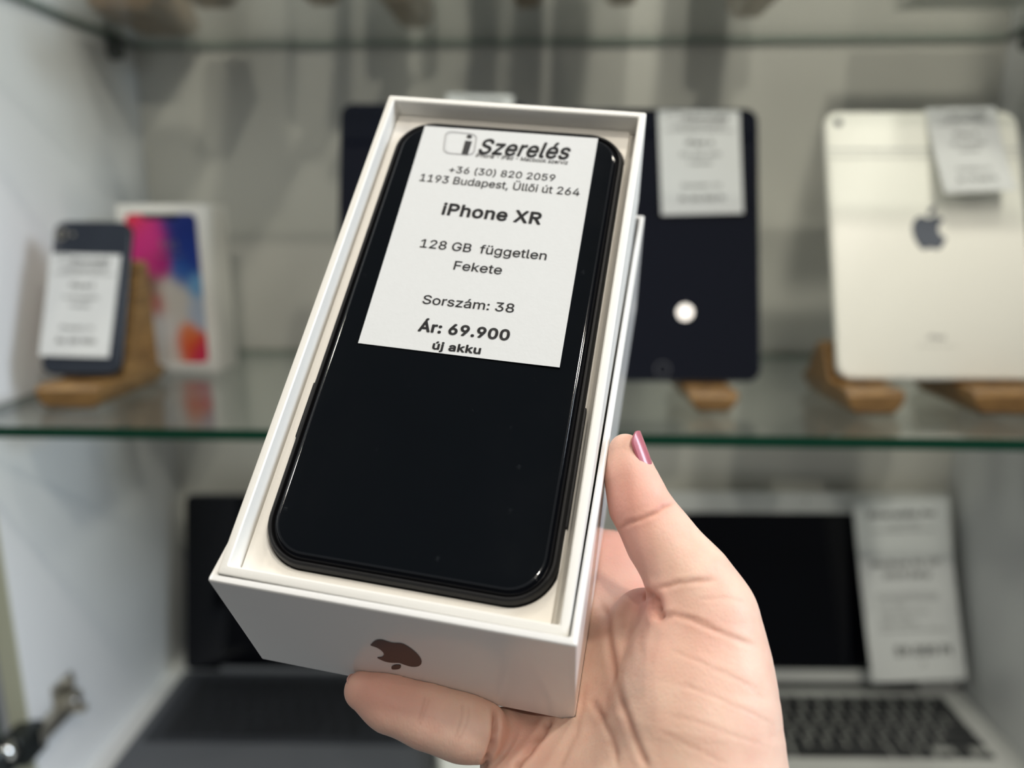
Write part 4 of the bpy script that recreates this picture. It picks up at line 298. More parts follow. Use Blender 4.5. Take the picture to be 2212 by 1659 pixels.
 'ö':(415,[207,-8,174,-5,144,3,117,16,93,35,72,58,56,85,44,116,37,150,34,187,37,225,44,260,56,291,72,318,93,341,117,360,144,374,174,382,207,384,241,382,271,374,299,360,323,341,343,318,359,291,371,260,379,225,381,187,379,150,371,116,359,85,343,58,323,35,299,16,271,3,241,-5,207,46,231,49,252,55,270,66,285,80,298,97,307,117,314,139,318,163,319,187,318,212,314,236,307,258,298,278,285,296,270,310,252,321,231,328,207,330,184,328,163,321,145,310,130,296,118,278,108,258,102,236,98,212,96,187,98,163,102,139,108,117,118,97,130,80,145,66,163,55,184,49,279,443,269,444,259,448,251,455,244,463,240,472,239,483,240,494,244,503,251,512,259,518,269,522,279,523,290,522,299,518,308,512,314,503,318,494,320,483,318,472,314,463,308,455,299,448,290,444,136,443,125,444,115,448,107,455,100,463,96,472,95,483,96,494,100,503,107,512,115,518,125,522,136,523,146,522,156,518,164,512,171,503,175,494,176,483,175,472,171,463,164,455,156,448,146,444],[17,18,19,16,17,19,16,19,20,15,16,20,15,20,21,14,15,21,14,21,22,13,14,22,13,22,55,55,22,54,54,22,53,53,22,23,13,55,56,52,53,23,13,56,57,51,52,23,12,13,57,51,23,24,12,57,58,50,51,24,12,58,59,49,50,24,11,12,59,49,24,25,11,59,60,48,49,25,10,11,60,48,25,26,10,60,61,47,48,26,10,61,62,46,47,26,9,10,62,46,26,27,9,62,63,45,46,27,8,9,63,8,63,64,44,45,27,44,27,28,8,64,65,43,44,28,7,8,65,43,28,29,7,65,66,42,43,29,7,66,67,41,42,29,6,7,67,41,29,30,6,67,68,40,41,30,5,6,68,40,30,31,5,68,69,39,40,31,5,69,70,38,39,31,4,5,70,38,31,32,4,70,71,37,38,32,4,71,36,36,37,32,4,36,32,3,4,32,3,32,33,2,3,33,2,33,34,1,2,34,1,34,35,0,1,35,83,84,85,82,83,85,82,85,86,81,82,86,81,86,87,80,81,87,80,87,88,79,80,88,79,88,89,78,79,89,78,89,90,77,78,90,77,90,91,76,77,91,76,91,92,75,76,92,75,92,93,74,75,93,74,93,94,73,74,94,73,94,95,72,73,95,107,108,109,106,107,109,106,109,110,105,106,110,105,110,111,104,105,111,104,111,112,103,104,112,103,112,113,102,103,113,102,113,114,101,102,114,101,114,115,100,101,115,100,115,116,99,100,116,99,116,117,98,99,117,98,117,118,97,98,118,97,118,119,96,97,119]),
 'ú':(410,[182,-5,158,-3,135,2,115,11,97,23,82,39,69,59,60,82,54,109,53,139,53,379,114,379,114,144,116,117,124,94,137,75,154,61,175,53,200,50,218,51,234,55,249,62,263,71,274,83,283,97,290,113,295,132,296,153,296,379,357,379,357,0,298,0,298,92,307,92,294,60,277,35,257,17,234,5,209,-3,178,429,226,529,294,529,228,429],[9,10,11,9,11,12,27,28,29,27,29,30,26,27,30,9,12,13,8,9,13,25,26,33,33,26,30,8,13,14,24,25,33,7,8,14,23,24,32,32,24,33,7,14,15,23,32,34,34,32,31,34,33,30,22,23,34,6,7,15,6,15,16,21,22,34,20,21,34,6,16,17,20,34,35,31,34,30,5,6,17,19,20,35,5,17,18,18,19,35,5,18,35,4,5,35,4,35,36,3,4,36,3,36,37,2,3,37,2,37,38,1,2,38,0,1,38,39,40,41,39,41,42]),
 'ü':(410,[182,-5,158,-3,135,2,115,11,97,23,82,39,69,59,60,82,54,109,53,139,53,379,114,379,114,144,116,117,124,94,137,75,154,61,175,53,200,50,218,51,234,55,249,62,263,71,274,83,283,97,290,113,295,132,296,153,296,379,357,379,357,0,298,0,298,92,307,92,294,60,277,35,257,17,234,5,209,-3,277,443,266,444,257,448,248,455,242,463,238,472,236,483,238,494,242,503,248,512,257,518,266,522,277,523,287,522,297,518,305,512,312,503,316,494,317,483,316,472,312,463,305,455,297,448,287,444,133,443,123,444,113,448,104,455,98,463,94,472,93,483,94,494,98,503,104,512,113,518,123,522,133,523,144,522,153,518,162,512,168,503,172,494,173,483,172,472,168,463,162,455,153,448,144,444],[9,10,11,9,11,12,27,28,29,27,29,30,26,27,30,9,12,13,8,9,13,25,26,33,33,26,30,8,13,14,24,25,33,7,8,14,23,24,32,32,24,33,7,14,15,23,32,34,34,32,31,34,33,30,22,23,34,6,7,15,6,15,16,21,22,34,20,21,34,6,16,17,20,34,35,31,34,30,5,6,17,19,20,35,5,17,18,18,19,35,5,18,35,4,5,35,4,35,36,3,4,36,3,36,37,2,3,37,2,37,38,1,2,38,0,1,38,50,51,52,49,50,52,49,52,53,48,49,53,48,53,54,47,48,54,47,54,55,46,47,55,46,55,56,45,46,56,45,56,57,44,45,57,44,57,58,43,44,58,43,58,59,42,43,59,42,59,60,41,42,60,41,60,61,40,41,61,40,61,62,39,40,62,74,75,76,73,74,76,73,76,77,72,73,77,72,77,78,71,72,78,71,78,79,70,71,79,70,79,80,69,70,80,69,80,81,68,69,81,68,81,82,67,68,82,67,82,83,66,67,83,66,83,84,65,66,84,65,84,85,64,65,85,64,85,86,63,64,86]),
 'ő':(415,[207,-8,174,-5,144,3,117,16,93,35,72,58,56,85,44,116,37,150,34,187,37,225,44,260,56,291,72,318,93,341,117,360,144,374,174,382,207,384,241,382,271,374,299,360,323,341,343,318,359,291,371,260,379,225,381,187,379,150,371,116,359,85,343,58,323,35,299,16,271,3,241,-5,207,46,231,49,252,55,270,66,285,80,298,97,307,117,314,139,318,163,319,187,318,212,314,236,307,258,298,278,285,296,270,310,252,321,231,328,207,330,184,328,163,321,145,310,130,296,118,278,108,258,102,236,98,212,96,187,98,163,102,139,108,117,118,97,130,80,145,66,163,55,184,49,151,429,100,429,140,529,209,529,261,429,211,429,268,529,336,529],[17,18,19,16,17,19,16,19,20,15,16,20,15,20,21,14,15,21,14,21,22,13,14,22,13,22,55,55,22,54,54,22,53,53,22,23,13,55,56,52,53,23,13,56,57,51,52,23,12,13,57,51,23,24,12,57,58,50,51,24,12,58,59,49,50,24,11,12,59,49,24,25,11,59,60,48,49,25,10,11,60,48,25,26,10,60,61,47,48,26,10,61,62,46,47,26,9,10,62,46,26,27,9,62,63,45,46,27,8,9,63,8,63,64,44,45,27,44,27,28,8,64,65,43,44,28,7,8,65,43,28,29,7,65,66,42,43,29,7,66,67,41,42,29,6,7,67,41,29,30,6,67,68,40,41,30,5,6,68,40,30,31,5,68,69,39,40,31,5,69,70,38,39,31,4,5,70,38,31,32,4,70,71,37,38,32,4,71,36,36,37,32,4,36,32,3,4,32,3,32,33,2,3,33,2,33,34,1,2,34,1,34,35,0,1,35,73,74,75,73,75,72,77,78,79,77,79,76]),
 'ű':(410,[182,-5,158,-3,135,2,115,11,97,23,82,39,69,59,60,82,54,109,53,139,53,379,114,379,114,144,116,117,124,94,137,75,154,61,175,53,200,50,218,51,234,55,249,62,263,71,274,83,283,97,290,113,295,132,296,153,296,379,357,379,357,0,298,0,298,92,307,92,294,60,277,35,257,17,234,5,209,-3,148,429,98,429,138,529,206,529,258,429,208,429,266,529,334,529],[9,10,11,9,11,12,27,28,29,27,29,30,26,27,30,9,12,13,8,9,13,25,26,33,33,26,30,8,13,14,24,25,33,7,8,14,23,24,32,32,24,33,7,14,15,23,32,34,34,32,31,34,33,30,22,23,34,6,7,15,6,15,16,21,22,34,20,21,34,6,16,17,20,34,35,31,34,30,5,6,17,19,20,35,5,17,18,18,19,35,5,18,35,4,5,35,4,35,36,3,4,36,3,36,37,2,3,37,2,37,38,1,2,38,0,1,38,40,41,42,40,42,39,44,45,46,44,46,43]),
 'N':(523,[60,0,60,509,136,509,343,183,363,151,388,107,414,55,405,54,401,108,399,157,399,195,399,509,463,509,463,0,387,0,202,290,177,331,148,381,108,452,119,454,122,384,124,328,125,291,125,0],[0,1,18,18,1,2,18,2,19,19,2,3,10,11,12,10,12,13,20,19,17,17,19,3,0,18,20,20,18,17,0,20,21,16,17,3,15,16,3,0,21,22,0,22,23,14,15,3,9,10,13,14,3,4,8,9,13,14,4,5,7,8,6,6,8,13,14,5,6,14,6,13]),
}
_cache = {}
def text_mesh(s, bold=0.0, shear=0.0):
    """flat letters; a bold stroke is the same letter laid down several times, each shifted a little"""
    key = (s, bold, shear)
    if key in _cache: return _cache[key]
    v = []; f = []; x = 0.0
    w_ = bold if bold else 0.010
    sh = [(w_*math.cos(t), w_*math.sin(t)) for t in np.linspace(0, 2*math.pi, 8 if bold else 4, endpoint=False)]
    for ch in s:
        adv, gv, gf = GLYPHS.get(ch, (300, [], []))
        g = np.array(gv, float).reshape(-1, 2)/1000
        for dx, dy in sh:
            n = len(v); v += [(px+x+dx+shear*py, py+dy) for px, py in g]
            f += [tuple(n+i for i in gf[k:k+3]) for k in range(0, len(gf), 3)]
        x += adv/1000+bold*.8
    _cache[key] = (np.array(v), f); return _cache[key]
CAPH = None
def caph():
    global CAPH
    if CAPH is None: v, f = text_mesh('H'); CAPH = v[:, 1].max()
    return CAPH
class Print:
    """flat print gathered into one mesh; coordinates u right, v up on the sheet (metres)"""
    def __init__(s): s.v = []; s.f = []
    def line(s, txt, u0, v0, u1, v1, cap, bold=0.0, shear=0.0):
        v, f = text_mesh(txt, bold, shear)
        x0, x1 = v[:, 0].min(), v[:, 0].max(); L = math.hypot(u1-u0, v1-v0)
        d = np.array([u1-u0, v1-v0])/L; p = np.array([-d[1], d[0]])
        q = np.array([u0, v0]) + np.outer((v[:, 0]-x0)*L/(x1-x0), d) + np.outer(v[:, 1]*cap/caph(), p)
        n = len(s.v); s.v += [tuple(a) for a in q]; s.f += [tuple(i+n for i in t) for t in f]
    def centred(s, txt, uc, v, width, cap, bold=0.0, shear=0.0): s.line(txt, uc-width/2, v, uc+width/2, v, cap, bold, shear)
    def poly(s, pts):
        n = len(s.v); s.v += [tuple(p) for p in pts]; s.f.append(tuple(range(n, n+len(pts))))
    def band(s, outer, inner):
        n = len(s.v); k = len(outer); s.v += [tuple(p) for p in outer]+[tuple(p) for p in inner]
        for i in range(k):
            j = (i+1) % k; s.f.append((n+i, n+j, n+k+j, n+k+i))
    def build(s, name, mapper, mat, parent):
        return mesh(name, [mapper(u, v) for u, v in s.v], s.f, mat, parent, smooth=0)

# bitten fruit emblem outline, y up, about 1 wide
def catmull(pts, n=5):
    out = []; k = len(pts)
    for i in range(k):
        p0, p1, p2, p3 = (np.array(pts[(i+j-1) % k], float) for j in range(4))
        for t in np.linspace(0, 1, n, endpoint=False):
            out.append(tuple(0.5*((2*p1)+(-p0+p2)*t+(2*p0-5*p1+4*p2-p3)*t*t+(-p0+3*p1-3*p2+p3)*t**3)))
    return out
FRUIT = catmull([(0,.385),(.1,.42),(.2,.455),(.3,.455),(.39,.41),(.455,.335),(.36,.27),(.29,.15),(.272,.03),(.31,-.09),(.385,-.17),(.485,-.215),
                 (.455,-.29),(.40,-.39),(.33,-.49),(.25,-.555),(.17,-.57),(.09,-.545),(0,-.525),(-.09,-.545),(-.17,-.57),(-.25,-.55),(-.34,-.45),(-.42,-.31),
                 (-.48,-.14),(-.5,.04),(-.48,.2),(-.42,.33),(-.33,.42),(-.22,.455),(-.11,.43)])
LEAF = catmull([(0,.49),(.01,.6),(.065,.70),(.15,.765),(.225,.785),(.22,.68),(.165,.58),(.09,.51)])
def emblem(name, mapper, mat, parent, thick):
    mb = MB()
    for P in (FRUIT, LEAF):
        mb.loft([[mapper(u, v, 0) for u, v in P], [mapper(u, v, thick) for u, v in P]])
    o = mb.build(name, mat, parent, smooth=0)
    bm = bmesh.new(); bm.from_mesh(o.data); bmesh.ops.triangulate(bm, faces=[f for f in bm.faces if len(f.verts) > 4]); bm.to_mesh(o.data); bm.free()
    return o

# ================================================================== CABINET
XL, XR, YB, ZC = -0.471, 0.497, 0.892, CAMP[2]
Z_FLOOR, Z_MID, Z_TOP = ZC-0.556, ZC-0.156, ZC+0.195
WF = 0.583
def struct(name, x0, x1, y0, y1, z0, z1, mat, b=0.0008):
    return tag(bevel_box(name, x0, x1, y0, y1, z0, z1, b, mat), kind='structure')
struct('wall_back', XL-0.02, XR+0.02, YB, YB+0.018, Z_FLOOR-0.03, ZC+0.62, M['back_laminate'])
wl = struct('wall_left', XL-0.019, XL, WF, YB, Z_FLOOR-0.03, ZC+0.62, M['laminate'])
wr = struct('wall_right', XR, XR+0.019, 0.50, YB, Z_FLOOR-0.03, ZC+0.62, M['laminate'])
struct('floor', XL-0.02, XR+0.02, 0.48, YB, Z_FLOOR-0.028, Z_FLOOR, M['laminate'])
struct('ceiling', XL-0.02, XR+0.02, 0.60, YB, ZC+0.62, ZC+0.64, M['laminate'])
struct('trim_1', XL-0.0195, XL-0.0005, WF-0.0015, WF+0.0002, Z_FLOOR, ZC+0.62, M['panel_edge'], 0.0)
struct('trim_2', XR+0.0005, XR+0.0185, 0.4985, 0.5002, Z_FLOOR, ZC+0.62, M['panel_edge'], 0.0)

def shelf(name, y0, y1, ztop, th, label):
    mb = MB(); mb.box(XL+0.003, XR-0.003, y0, y1, ztop-th, ztop)
    o = mb.build(name, [M['glass'], M['glass_edge'], M['glass_edge_lit']], smooth=0)
    for p in o.data.polygons: p.material_index = 0 if abs(p.normal.z) > 0.5 else (2 if p.normal.y > .5 else 1)
    return tag(o, label, 'shelf')
shelf('glass_shelf', 0.535, YB-0.004, Z_MID, 0.009, 'clear glass shelf with dark green front edge holding the tablets and small phone')
shelf('glass_shelf', 0.527, YB-0.004, Z_TOP, 0.0075, 'clear glass shelf seen from below along the top edge')
def clip(x, y, z, s, label):
    m = Matrix.Translation((x, y, z)); e = empty('shelf_clip', m, label, 'bracket', 'round shelf clips under the top glass')
    mb = MB(); n = 16
    def c(r, xx): return [(s*xx, r*math.cos(2*math.pi*i/n), r*math.sin(2*math.pi*i/n)) for i in range(n)]
    mb.loft([c(.009, 0), c(.0095, .003), c(.009, .010), (c(.0065, .013))]); mb.build('clip_body', M['clip'], e)
    mb = MB(); mb.box(min(0, s*.016), max(0, s*.016), -.006, .006, .009, .011); mb.build('support_pad', M['clip'], e)
clip(XL, 0.842, Z_TOP-0.0075-0.011, 1, 'dark round clip on left wall under top glass shelf')
clip(XR, 0.842, Z_TOP-0.0075-0.011, -1, 'dark round clip on right wall under top glass shelf')

# ================================================================== wooden stands
def stand_meshes(w_, d_, h_, zs=.019):
    """side profile (y depth, z up): block with front lip, slot and leaning back; lower edges chamfered"""
    prof = [(-0.011, 0), (d_, 0), (d_+0.006, 0.006), (d_*0.92, .022), (0.034+(h_-zs)*.42+.014, h_), (0.034+(h_-zs)*.42, h_), (0.034, zs+.008), (0.028, zs), (0.010, zs-.0005), (-0.010, zs-.0005), (-0.014, zs-.004), (-0.014, 0.003)]
    mb = MB(); ch = min(0.008, w_*0.2); rings = []
    for x, k in ((-w_/2, 1), (-w_/2+ch*.5, .3), (-w_/2+ch, 0), (w_/2-ch, 0), (w_/2-ch*.5, .3), (w_/2, 1)):
        rr_ = []
        for y, z in prof:
            zz = z if z > 0.012 else z + ch*k*1.6*(1-z/0.012)
            rr_.append((x, y+(0.0015*k if y < .01 else -0.0015*k), zz-(0.0015*k if z > .02 else 0)))
        rings.append(rr_)
    mb.loft(rings); return mb
def put_stand(x, y, z, rz, w_, d_, h_, label, group, zs=.0165):
    m = Matrix.Translation((x, y, z)) @ Matrix.Rotation(rz, 4, 'Z')
    o = stand_meshes(w_, d_, h_, zs).build('wooden_stand', M['wood'], mat4=m, smooth=0.5)
    return tag(o, label, 'stand', group)
G1 = 'wooden stands on the middle shelf'
put_stand(-0.3975, 0.600, Z_MID, 0.02, 0.054, 0.100, 0.118, 'wide oak stand holding the small dark phone at left', G1, .0205)
put_stand(0.139, 0.614, Z_MID, 0.0373, 0.040, 0.085, 0.062, 'oak stand under the right half of the black tablet with home button', G1, .0165)
put_stand(0.268, 0.611, Z_MID, 0.0323, 0.046, 0.085, 0.050, 'oak stand under left corner of the white-backed tablet', G1, .0200)
put_stand(0.378, 0.615, Z_MID, 0.0323, 0.062, 0.085, 0.050, 'oak stand under right part of the white-backed tablet', G1, .0200)
put_stand(-0.100, 0.621, Z_MID, 0.0295, 0.043, 0.085, 0.062, 'oak stand hidden behind the held box, under the leftmost black tablet', G1, .0240)
G2 = 'wooden stands on the top shelf'; SPOTS = []
for (px, py, wd, lab) in ((368, 78, .066, 'stand base on top glass, leftmost and nearest the dark clip'), (895, 60, .040, 'stand base on top glass above the left black tablet'),
                          (700, 12, .035, 'stand base on top glass, second from the left'), (1140, 18, .030, 'stand base on top glass straight above the held box'),
                          (1342, 12, .034, 'stand base on top glass above the right black tablet'), (1612, 38, .040, 'stand base on top glass, rightmost of the row'),
                          (468, 18, .045, 'small stand base on top glass just right of the leftmost one')):
    p = at_z(px, py, Z_TOP)
    o = put_stand(p[0], p[1]-0.085, Z_TOP, 0.0, wd, 0.085, 0.06, 'oak '+lab, G2); SPOTS.append((p[0], p[1]-0.085))

# ================================================================== tablets and small phone
def panel_matrix(q):
    x, y, z, ya, ti, ro = q
    u = np.array([math.cos(ya), math.sin(ya), 0]); b = np.array([-math.sin(ya), math.cos(ya), 0])
    v = b*math.sin(ti)+np.array([0, 0, 1])*math.cos(ti)
    u2 = u*math.cos(ro)+v*math.sin(ro); v2 = -u*math.sin(ro)+v*math.cos(ro)
    n = np.cross(v2, u2)       # points away from the viewer (local y)
    return M4(np.stack([u2, n, v2], 1), (x, y, z+CAMP[2]))       # local x right, y away, z up the panel
def slab(wd, ht, r, th, b=0.0012, n=8):
    mb = MB(); c = ht/2
    mb.loft([ring(wd-2*b, ht-2*b, r-b, 0, n, 0, c, 'y'), ring(wd-0.6*b, ht-0.6*b, r, b*0.4, n, 0, c, 'y'), ring(wd, ht, r, b, n, 0, c, 'y'),
             ring(wd, ht, r, th-b, n, 0, c, 'y'), ring(wd-2*b, ht-2*b, r-b, th, n, 0, c, 'y')])
    return mb
def plate(name, wd, ht, r, y, th, mat, parent, cx=0, cz=0, n=6):
    mb = MB(); mb.loft([ring(wd, ht, r, y, n, cx, cz, 'y'), ring(wd, ht, r, y-th, n, cx, cz, 'y')]); return mb.build(name, mat, parent)
def disc_ring(name, ro, ri, y, th, mat, parent, cx, cz, n=28):
    mb = MB()
    def c(r, yy): return [(cx+r*math.cos(2*math.pi*i/n), yy, cz+r*math.sin(2*math.pi*i/n)) for i in range(n)]
    if ri: mb.loft([c(ro, y), c(ro, y-th), c(ri, y-th), c(ri, y)], cap=(False, False), close=True)
    else: mb.loft([c(ro, y), c(ro, y-th)])
    return mb.build(name, mat, parent)
def black_tablet(q, label, home=True):
    e = empty('tablet', panel_matrix(q), label, 'tablet', 'black tablets behind the held box')
    slab(.1695, .240, .0115, .0072).build('body', M['alu_dark'], e)
    plate('front_glass', .1672, .2377, .0105, 0.0001, .0005, M['tablet_glass'], e, 0, .12)
    plate('display', .149, .198, .0005, -.0004, .00012, M['black_lcd'], e, 0, .1205)
    disc_ring('home_button', .0064, .0055, -.0004, .0003, M['alu_dark'], e, 0, .0105)
    disc_ring('camera', .0022, 0, -.0004, .0001, M['frame_black'], e, 0, .2305)
    return e
QL = (-.0998, .6395, -.1289, .0295, .2775, -.0008); QR = (.1016, .6329, -.1369, .0373, .2647, -.003)
QW = (.3336, .6317, -.1328, .0323, .3442, .0012); QP = (-.4006, .6125, -.1312, .0753, .3633, -.0122)
black_tablet(QL, 'black tablet half hidden behind the left side of the held box')
black_tablet(QR, 'black tablet with round home button and a bright lamp reflection, right of the held box')
e = empty('tablet', panel_matrix(QW), 'white-backed tablet turned round showing its grey fruit logo', 'tablet')
slab(.1695, .240, .0125, .0075, 0.0022).build('body', M['ipad_back'], e)
disc_ring('camera', .0042, .003, -.0, .0008, M['alu'], e, -.0735, .2295); disc_ring('lens', .003, 0, -.0, .0004, M['frame_black'], e, -.0735, .2295)
emblem('logo', lambda u, v, t: (u*.029, -.0001-t, .130+v*.029), M['logo_grey'], e, .0003)
pr = Print(); pr.centred('iPad', 0, .0345, .014, .0040); pr.centred('Designed by Apple in California   Assembled in China', 0, .0285, .034, .0008)
pr.build('printed_text', lambda u, v: (u, -.0002, v), M['ink_grey'], e)
# two thin strips across the back that paint in a band of reflection
mb = MB(); mb.box(-.0835, .0835, -.0006, 0, .2035, .2050); mb.box(-.0835, .0835, -.0006, 0, .197, .1978); mb.build('reflection_band', M['alu'], e)

e = empty('phone', panel_matrix(QP), 'small dark phone leaning back down on the left oak stand, price tag across it', 'phone')
slab(.0673, .1384, .0105, .0075, .0018).build('body', M['frame_black'], e)
plate('back_glass', .0655, .1366, .0098, .0001, .0004, M['slate_glass'], e, 0, .0692)
disc_ring('camera', .0046, .0036, 0, .0010, M['nickel'], e, -.0262, .1255); disc_ring('lens', .0036, 0, 0, .0007, M['frame_black'], e, -.0262, .1255)
disc_ring('flash', .0016, 0, -.0002, .0004, M['nickel'], e, -.0165, .1255)
emblem('logo', lambda u, v, t: (u*.013, -.0003-t, .094+v*.013), M['alu_dark'], e, .0002)

names_ = ['leftmost stand', 'stand above the left black tablet', 'second stand from the left', 'stand straight above the held box', 'stand above the right black tablet', 'rightmost stand']
for (sx, sy), nm_ in zip(SPOTS, names_):  # unseen phones added to cast shadow streaks on the back wall
    big = 'above' in nm_
    e = empty('phone', panel_matrix((sx, sy+.019, Z_TOP-CAMP[2]+.019, 0, .28, 0)), 'unseen dark phone added for its shadow, on the '+nm_, 'phone', 'added shadow-casting phones on the top shelf above the frame')
    slab(.0775 if big else .067, .158 if big else .138, .0105, .0075, .0018).build('body', M['frame_black'], e)
    plate('front_glass', .073 if big else .063, .153 if big else .134, .0098, .0001, .0004, M['black_glass'], e, 0, .079 if big else .069)

# ================================================================== price tags in the cabinet
def px_on(q, px, py, off=0.0):
    """point of the panel plane behind a pixel, in the panel's own x,z"""
    m = panel_matrix(q); n = np.array(m.col[1][:3]); o = np.array(m.col[3][:3])-n*off; r = ray(px, py)
    P = CAMP+r*(n@(o-CAMP))/(n@r); d = P-np.array(m.col[3][:3])
    return float(np.array(m.col[0][:3])@d), float(np.array(m.col[2][:3])@d)
def paper_sheet(e, corners, bend, lines, box_logo=True, off=.0009, name='paper'):
    """corners TL TR BR BL in panel x,z; bend(s,t)->distance towards the viewer; s,t from the top left"""
    TL, TR, BR, BL = (np.array(c, float) for c in corners)
    def pt(s, t, lift=0.0):
        p = (TL*(1-s)+TR*s)*(1-t)+(BL*(1-s)+BR*s)*t
        return (p[0], -off-bend(s, t)-lift, p[1])
    n, m_ = 10, 16; v = []; f = []
    for k, lift in enumerate((0.0, -0.00012)):
        for j in range(m_+1):
            for i in range(n+1): v.append(pt(i/n, j/m_, lift))
    N1 = (n+1)*(m_+1)
    for j in range(m_):
        for i in range(n):
            a = j*(n+1)+i; f.append((a, a+n+1, a+n+2, a+1)); f.append((N1+a, N1+a+1, N1+a+n+2, N1+a+n+1))
    edge = [i for i in range(n)]+[(n)+(n+1)*j for j in range(m_)]+[m_*(n+1)+n-i for i in range(n)]+[(n+1)*(m_-j) for j in range(m_)]
    for i in range(len(edge)):
        a, b = edge[i], edge[(i+1) % len(edge)]; f.append((a, b, b+N1, a+N1))
    fix_normals(mesh(name, v, f, M['paper'], e))
    W_ = np.linalg.norm(TR-TL); H_ = np.linalg.norm(BL-TL); pr = Print()
    for (txt, sc_, t, wd, cap, bold, sh) in lines: pr.centred(txt, sc_*W_, -t*H_, wd*W_, cap*H_, bold, sh)
    if box_logo:
        o_ = rr(.17*W_, .085*H_, .02*W_, 4, .19*W_, -.062*H_); i_ = rr(.155*W_, .072*H_, .016*W_, 4, .19*W_, -.062*H_); pr.band(o_, i_)
    # very thin print, cut finely enough to follow the bend
    pr.build('printed_text', lambda u, v_: pt(u/W_, -v_/H_, 0.0003), M['ink'], e)
def std_lines(model, l2, l3, serial, price):
    return [('Szerelés', .58, .09, .56, .042, .02, .25), ('iPhone - iPad - Macbook szerviz', .58, .115, .54, .014, 0, 0), ('+36 (30) 820 2059', .5, .165, .62, .024, 0, 0),
            ('1193 Budapest, Üllői út 264', .5, .205, .84, .024, 0, 0), (model, .5, .33, .34, .040, .025, 0), (l2, .5, .44, .5, .030, 0, 0),
            (l3, .5, .52, .28, .028, 0, 0), ('Sorszám: '+serial, .5, .74, .48, .032, 0, 0), ('Ár: '+price, .5, .87, .56, .042, .025, 0)]
def tag_on(q, pix, label, lines, bend, off=.0009, offs=None):
    e = empty('price_tag', panel_matrix(q), label, 'price tag', 'printed price tags on the devices')
    paper_sheet(e, [px_on(q, *p, (offs or [off]*4)[k]) for k, p in enumerate(pix)], bend, lines, off=off)
tag_on(QP, ((110, 547), (262, 551), (237, 773), (86, 769)), 'white price tag on the small dark phone at left', std_lines('iPhone 8', '64 GB független', 'Fekete', '31', '59.900'), lambda s, t: .0005+.001*t*t)
tag_on(QR, ((1421, 238), (1597, 240), (1604, 462), (1428, 466)), 'white price tag stuck on the black tablet with home button', std_lines('iPad 6', '32 GB Wifi', 'Fekete', '42', '84.900 Ft'), lambda s, t: .0005+.002*t*t)
tag_on(QL, ((966, 203), (1108, 207), (1106, 430), (964, 426)), 'white price tag whose top edge rises behind the held box', std_lines('iPad 6', '32 GB Wifi', 'Fekete', '41', '84.900 Ft'), lambda s, t: .0005)
tag_on(QW, ((2000, 234), (2151, 231), (2196, 410), (2042, 418)), 'white price tag curling off the white-backed tablet and casting a shadow', std_lines('iPad 5', '32GB', 'Wifi', '44', '79.900 Ft'), lambda s, t: .001+.017*t**1.5, off=.001, offs=(.002, .002, .019, .019))

# ================================================================== phone carton with colourful print (middle shelf, left)
m = Matrix.Translation((-0.3848, 0.7467, Z_MID)) @ Matrix.Rotation(-0.0126, 4, 'Z')
e = empty('phone_carton', m, 'white phone carton with red and blue screen picture standing behind the oak stand', 'box')
bevel_box('carton_lid', -.046, .046, 0, .050, .0, .170, .0012, M['card'], e)
mb = MB(); PW, PH = .0745, .152
nx, nz = 26, 52; v = []; f = []; cols = []
blobs = [((.05, .97), .22, (.75, .02, .02)), ((.28, .85), .20, (.62, .02, .22)), ((.12, .80), .20, (.60, .01, .20)), ((.42, .66), .12, (.38, .01, .17)), ((.30, .68), .13, (.5, .01, .15)),
         ((.80, .93), .26, (.012, .03, .20)), ((.85, .75), .18, (.02, .05, .28)), ((.72, .62), .12, (.03, .12, .40)), ((.90, .53), .10, (.15, .36, .62)),
         ((.33, .40), .11, (.55, .05, .02)), ((.55, .42), .20, (.62, .58, .52)), ((.35, .22), .22, (.62, .60, .58)), ((.9, .36), .12, (.42, .50, .62)),
         ((.70, .12), .14, (.72, .10, .02)), ((.88, .05), .12, (.62, .03, .10)), ((.45, .08), .14, (.60, .55, .50)), ((.15, .5), .2, (.2, .1, .05)), ((.72, .2), .09, (.75, .22, .08))]
for j in range(nz+1):
    for i in range(nx+1):
        a, b = i/nx, j/nz; v.append(((a-.5)*PW, -.0004, .0095+b*PH)); W_ = 1e-9; c = np.zeros(3)
        for (bx, by), s_, cc in blobs:
            k = math.exp(-(((a-bx)*.6)**2+(b-by)**2)/(s_*.55)**2); W_ += k; c += k*np.array(cc)
        cols.append(c/W_)
for j in range(nz):
    for i in range(nx): a = j*(nx+1)+i; f.append((a, a+1, a+nx+2, a+nx+1))
mp_, N, L, B = new_mat('printed_screen_picture'); at = N.new('ShaderNodeAttribute'); at.attribute_name = 'print'; L.new(at.outputs['Color'], B.inputs['Base Color']); B.inputs['Roughness'].default_value = .3
o = mesh('screen_picture', v, f, mp_, e, smooth=0)
ca = o.data.color_attributes.new('print', 'FLOAT_COLOR', 'POINT'); ca.data.foreach_set('color', np.concatenate([np.array(cols), np.ones((len(cols), 1))], 1).ravel())
mb = MB(); 
outer = [(x, -.0003, z) for x, z in rr(.0785, .156, .009, 6, 0, .0855)]; inner = [(x, -.0003, z) for x, z in rr(.0735, .151, .007, 6, 0, .0855)]
o2 = [(x, -.0009, z) for x, _, z in outer]; i2 = [(x, -.0009, z) for x, _, z in inner]
mb.loft([outer, o2, i2, inner], cap=(False, False), close=True); mb.build('picture_bezel', M['card'], e)
plate('picture_notch', .036, .006, .0028, -.0004, .0003, M['frame_black'], e, 0, .159)
pr = Print(); pr.centred('9:41', .006, .127, .020, .0075); pr.centred('Tuesday, September 12', .006, .119, .028, .0024)
pr.build('picture_clock', lambda u, v_: (u, -.0006, v_), M['ink_grey'], e)

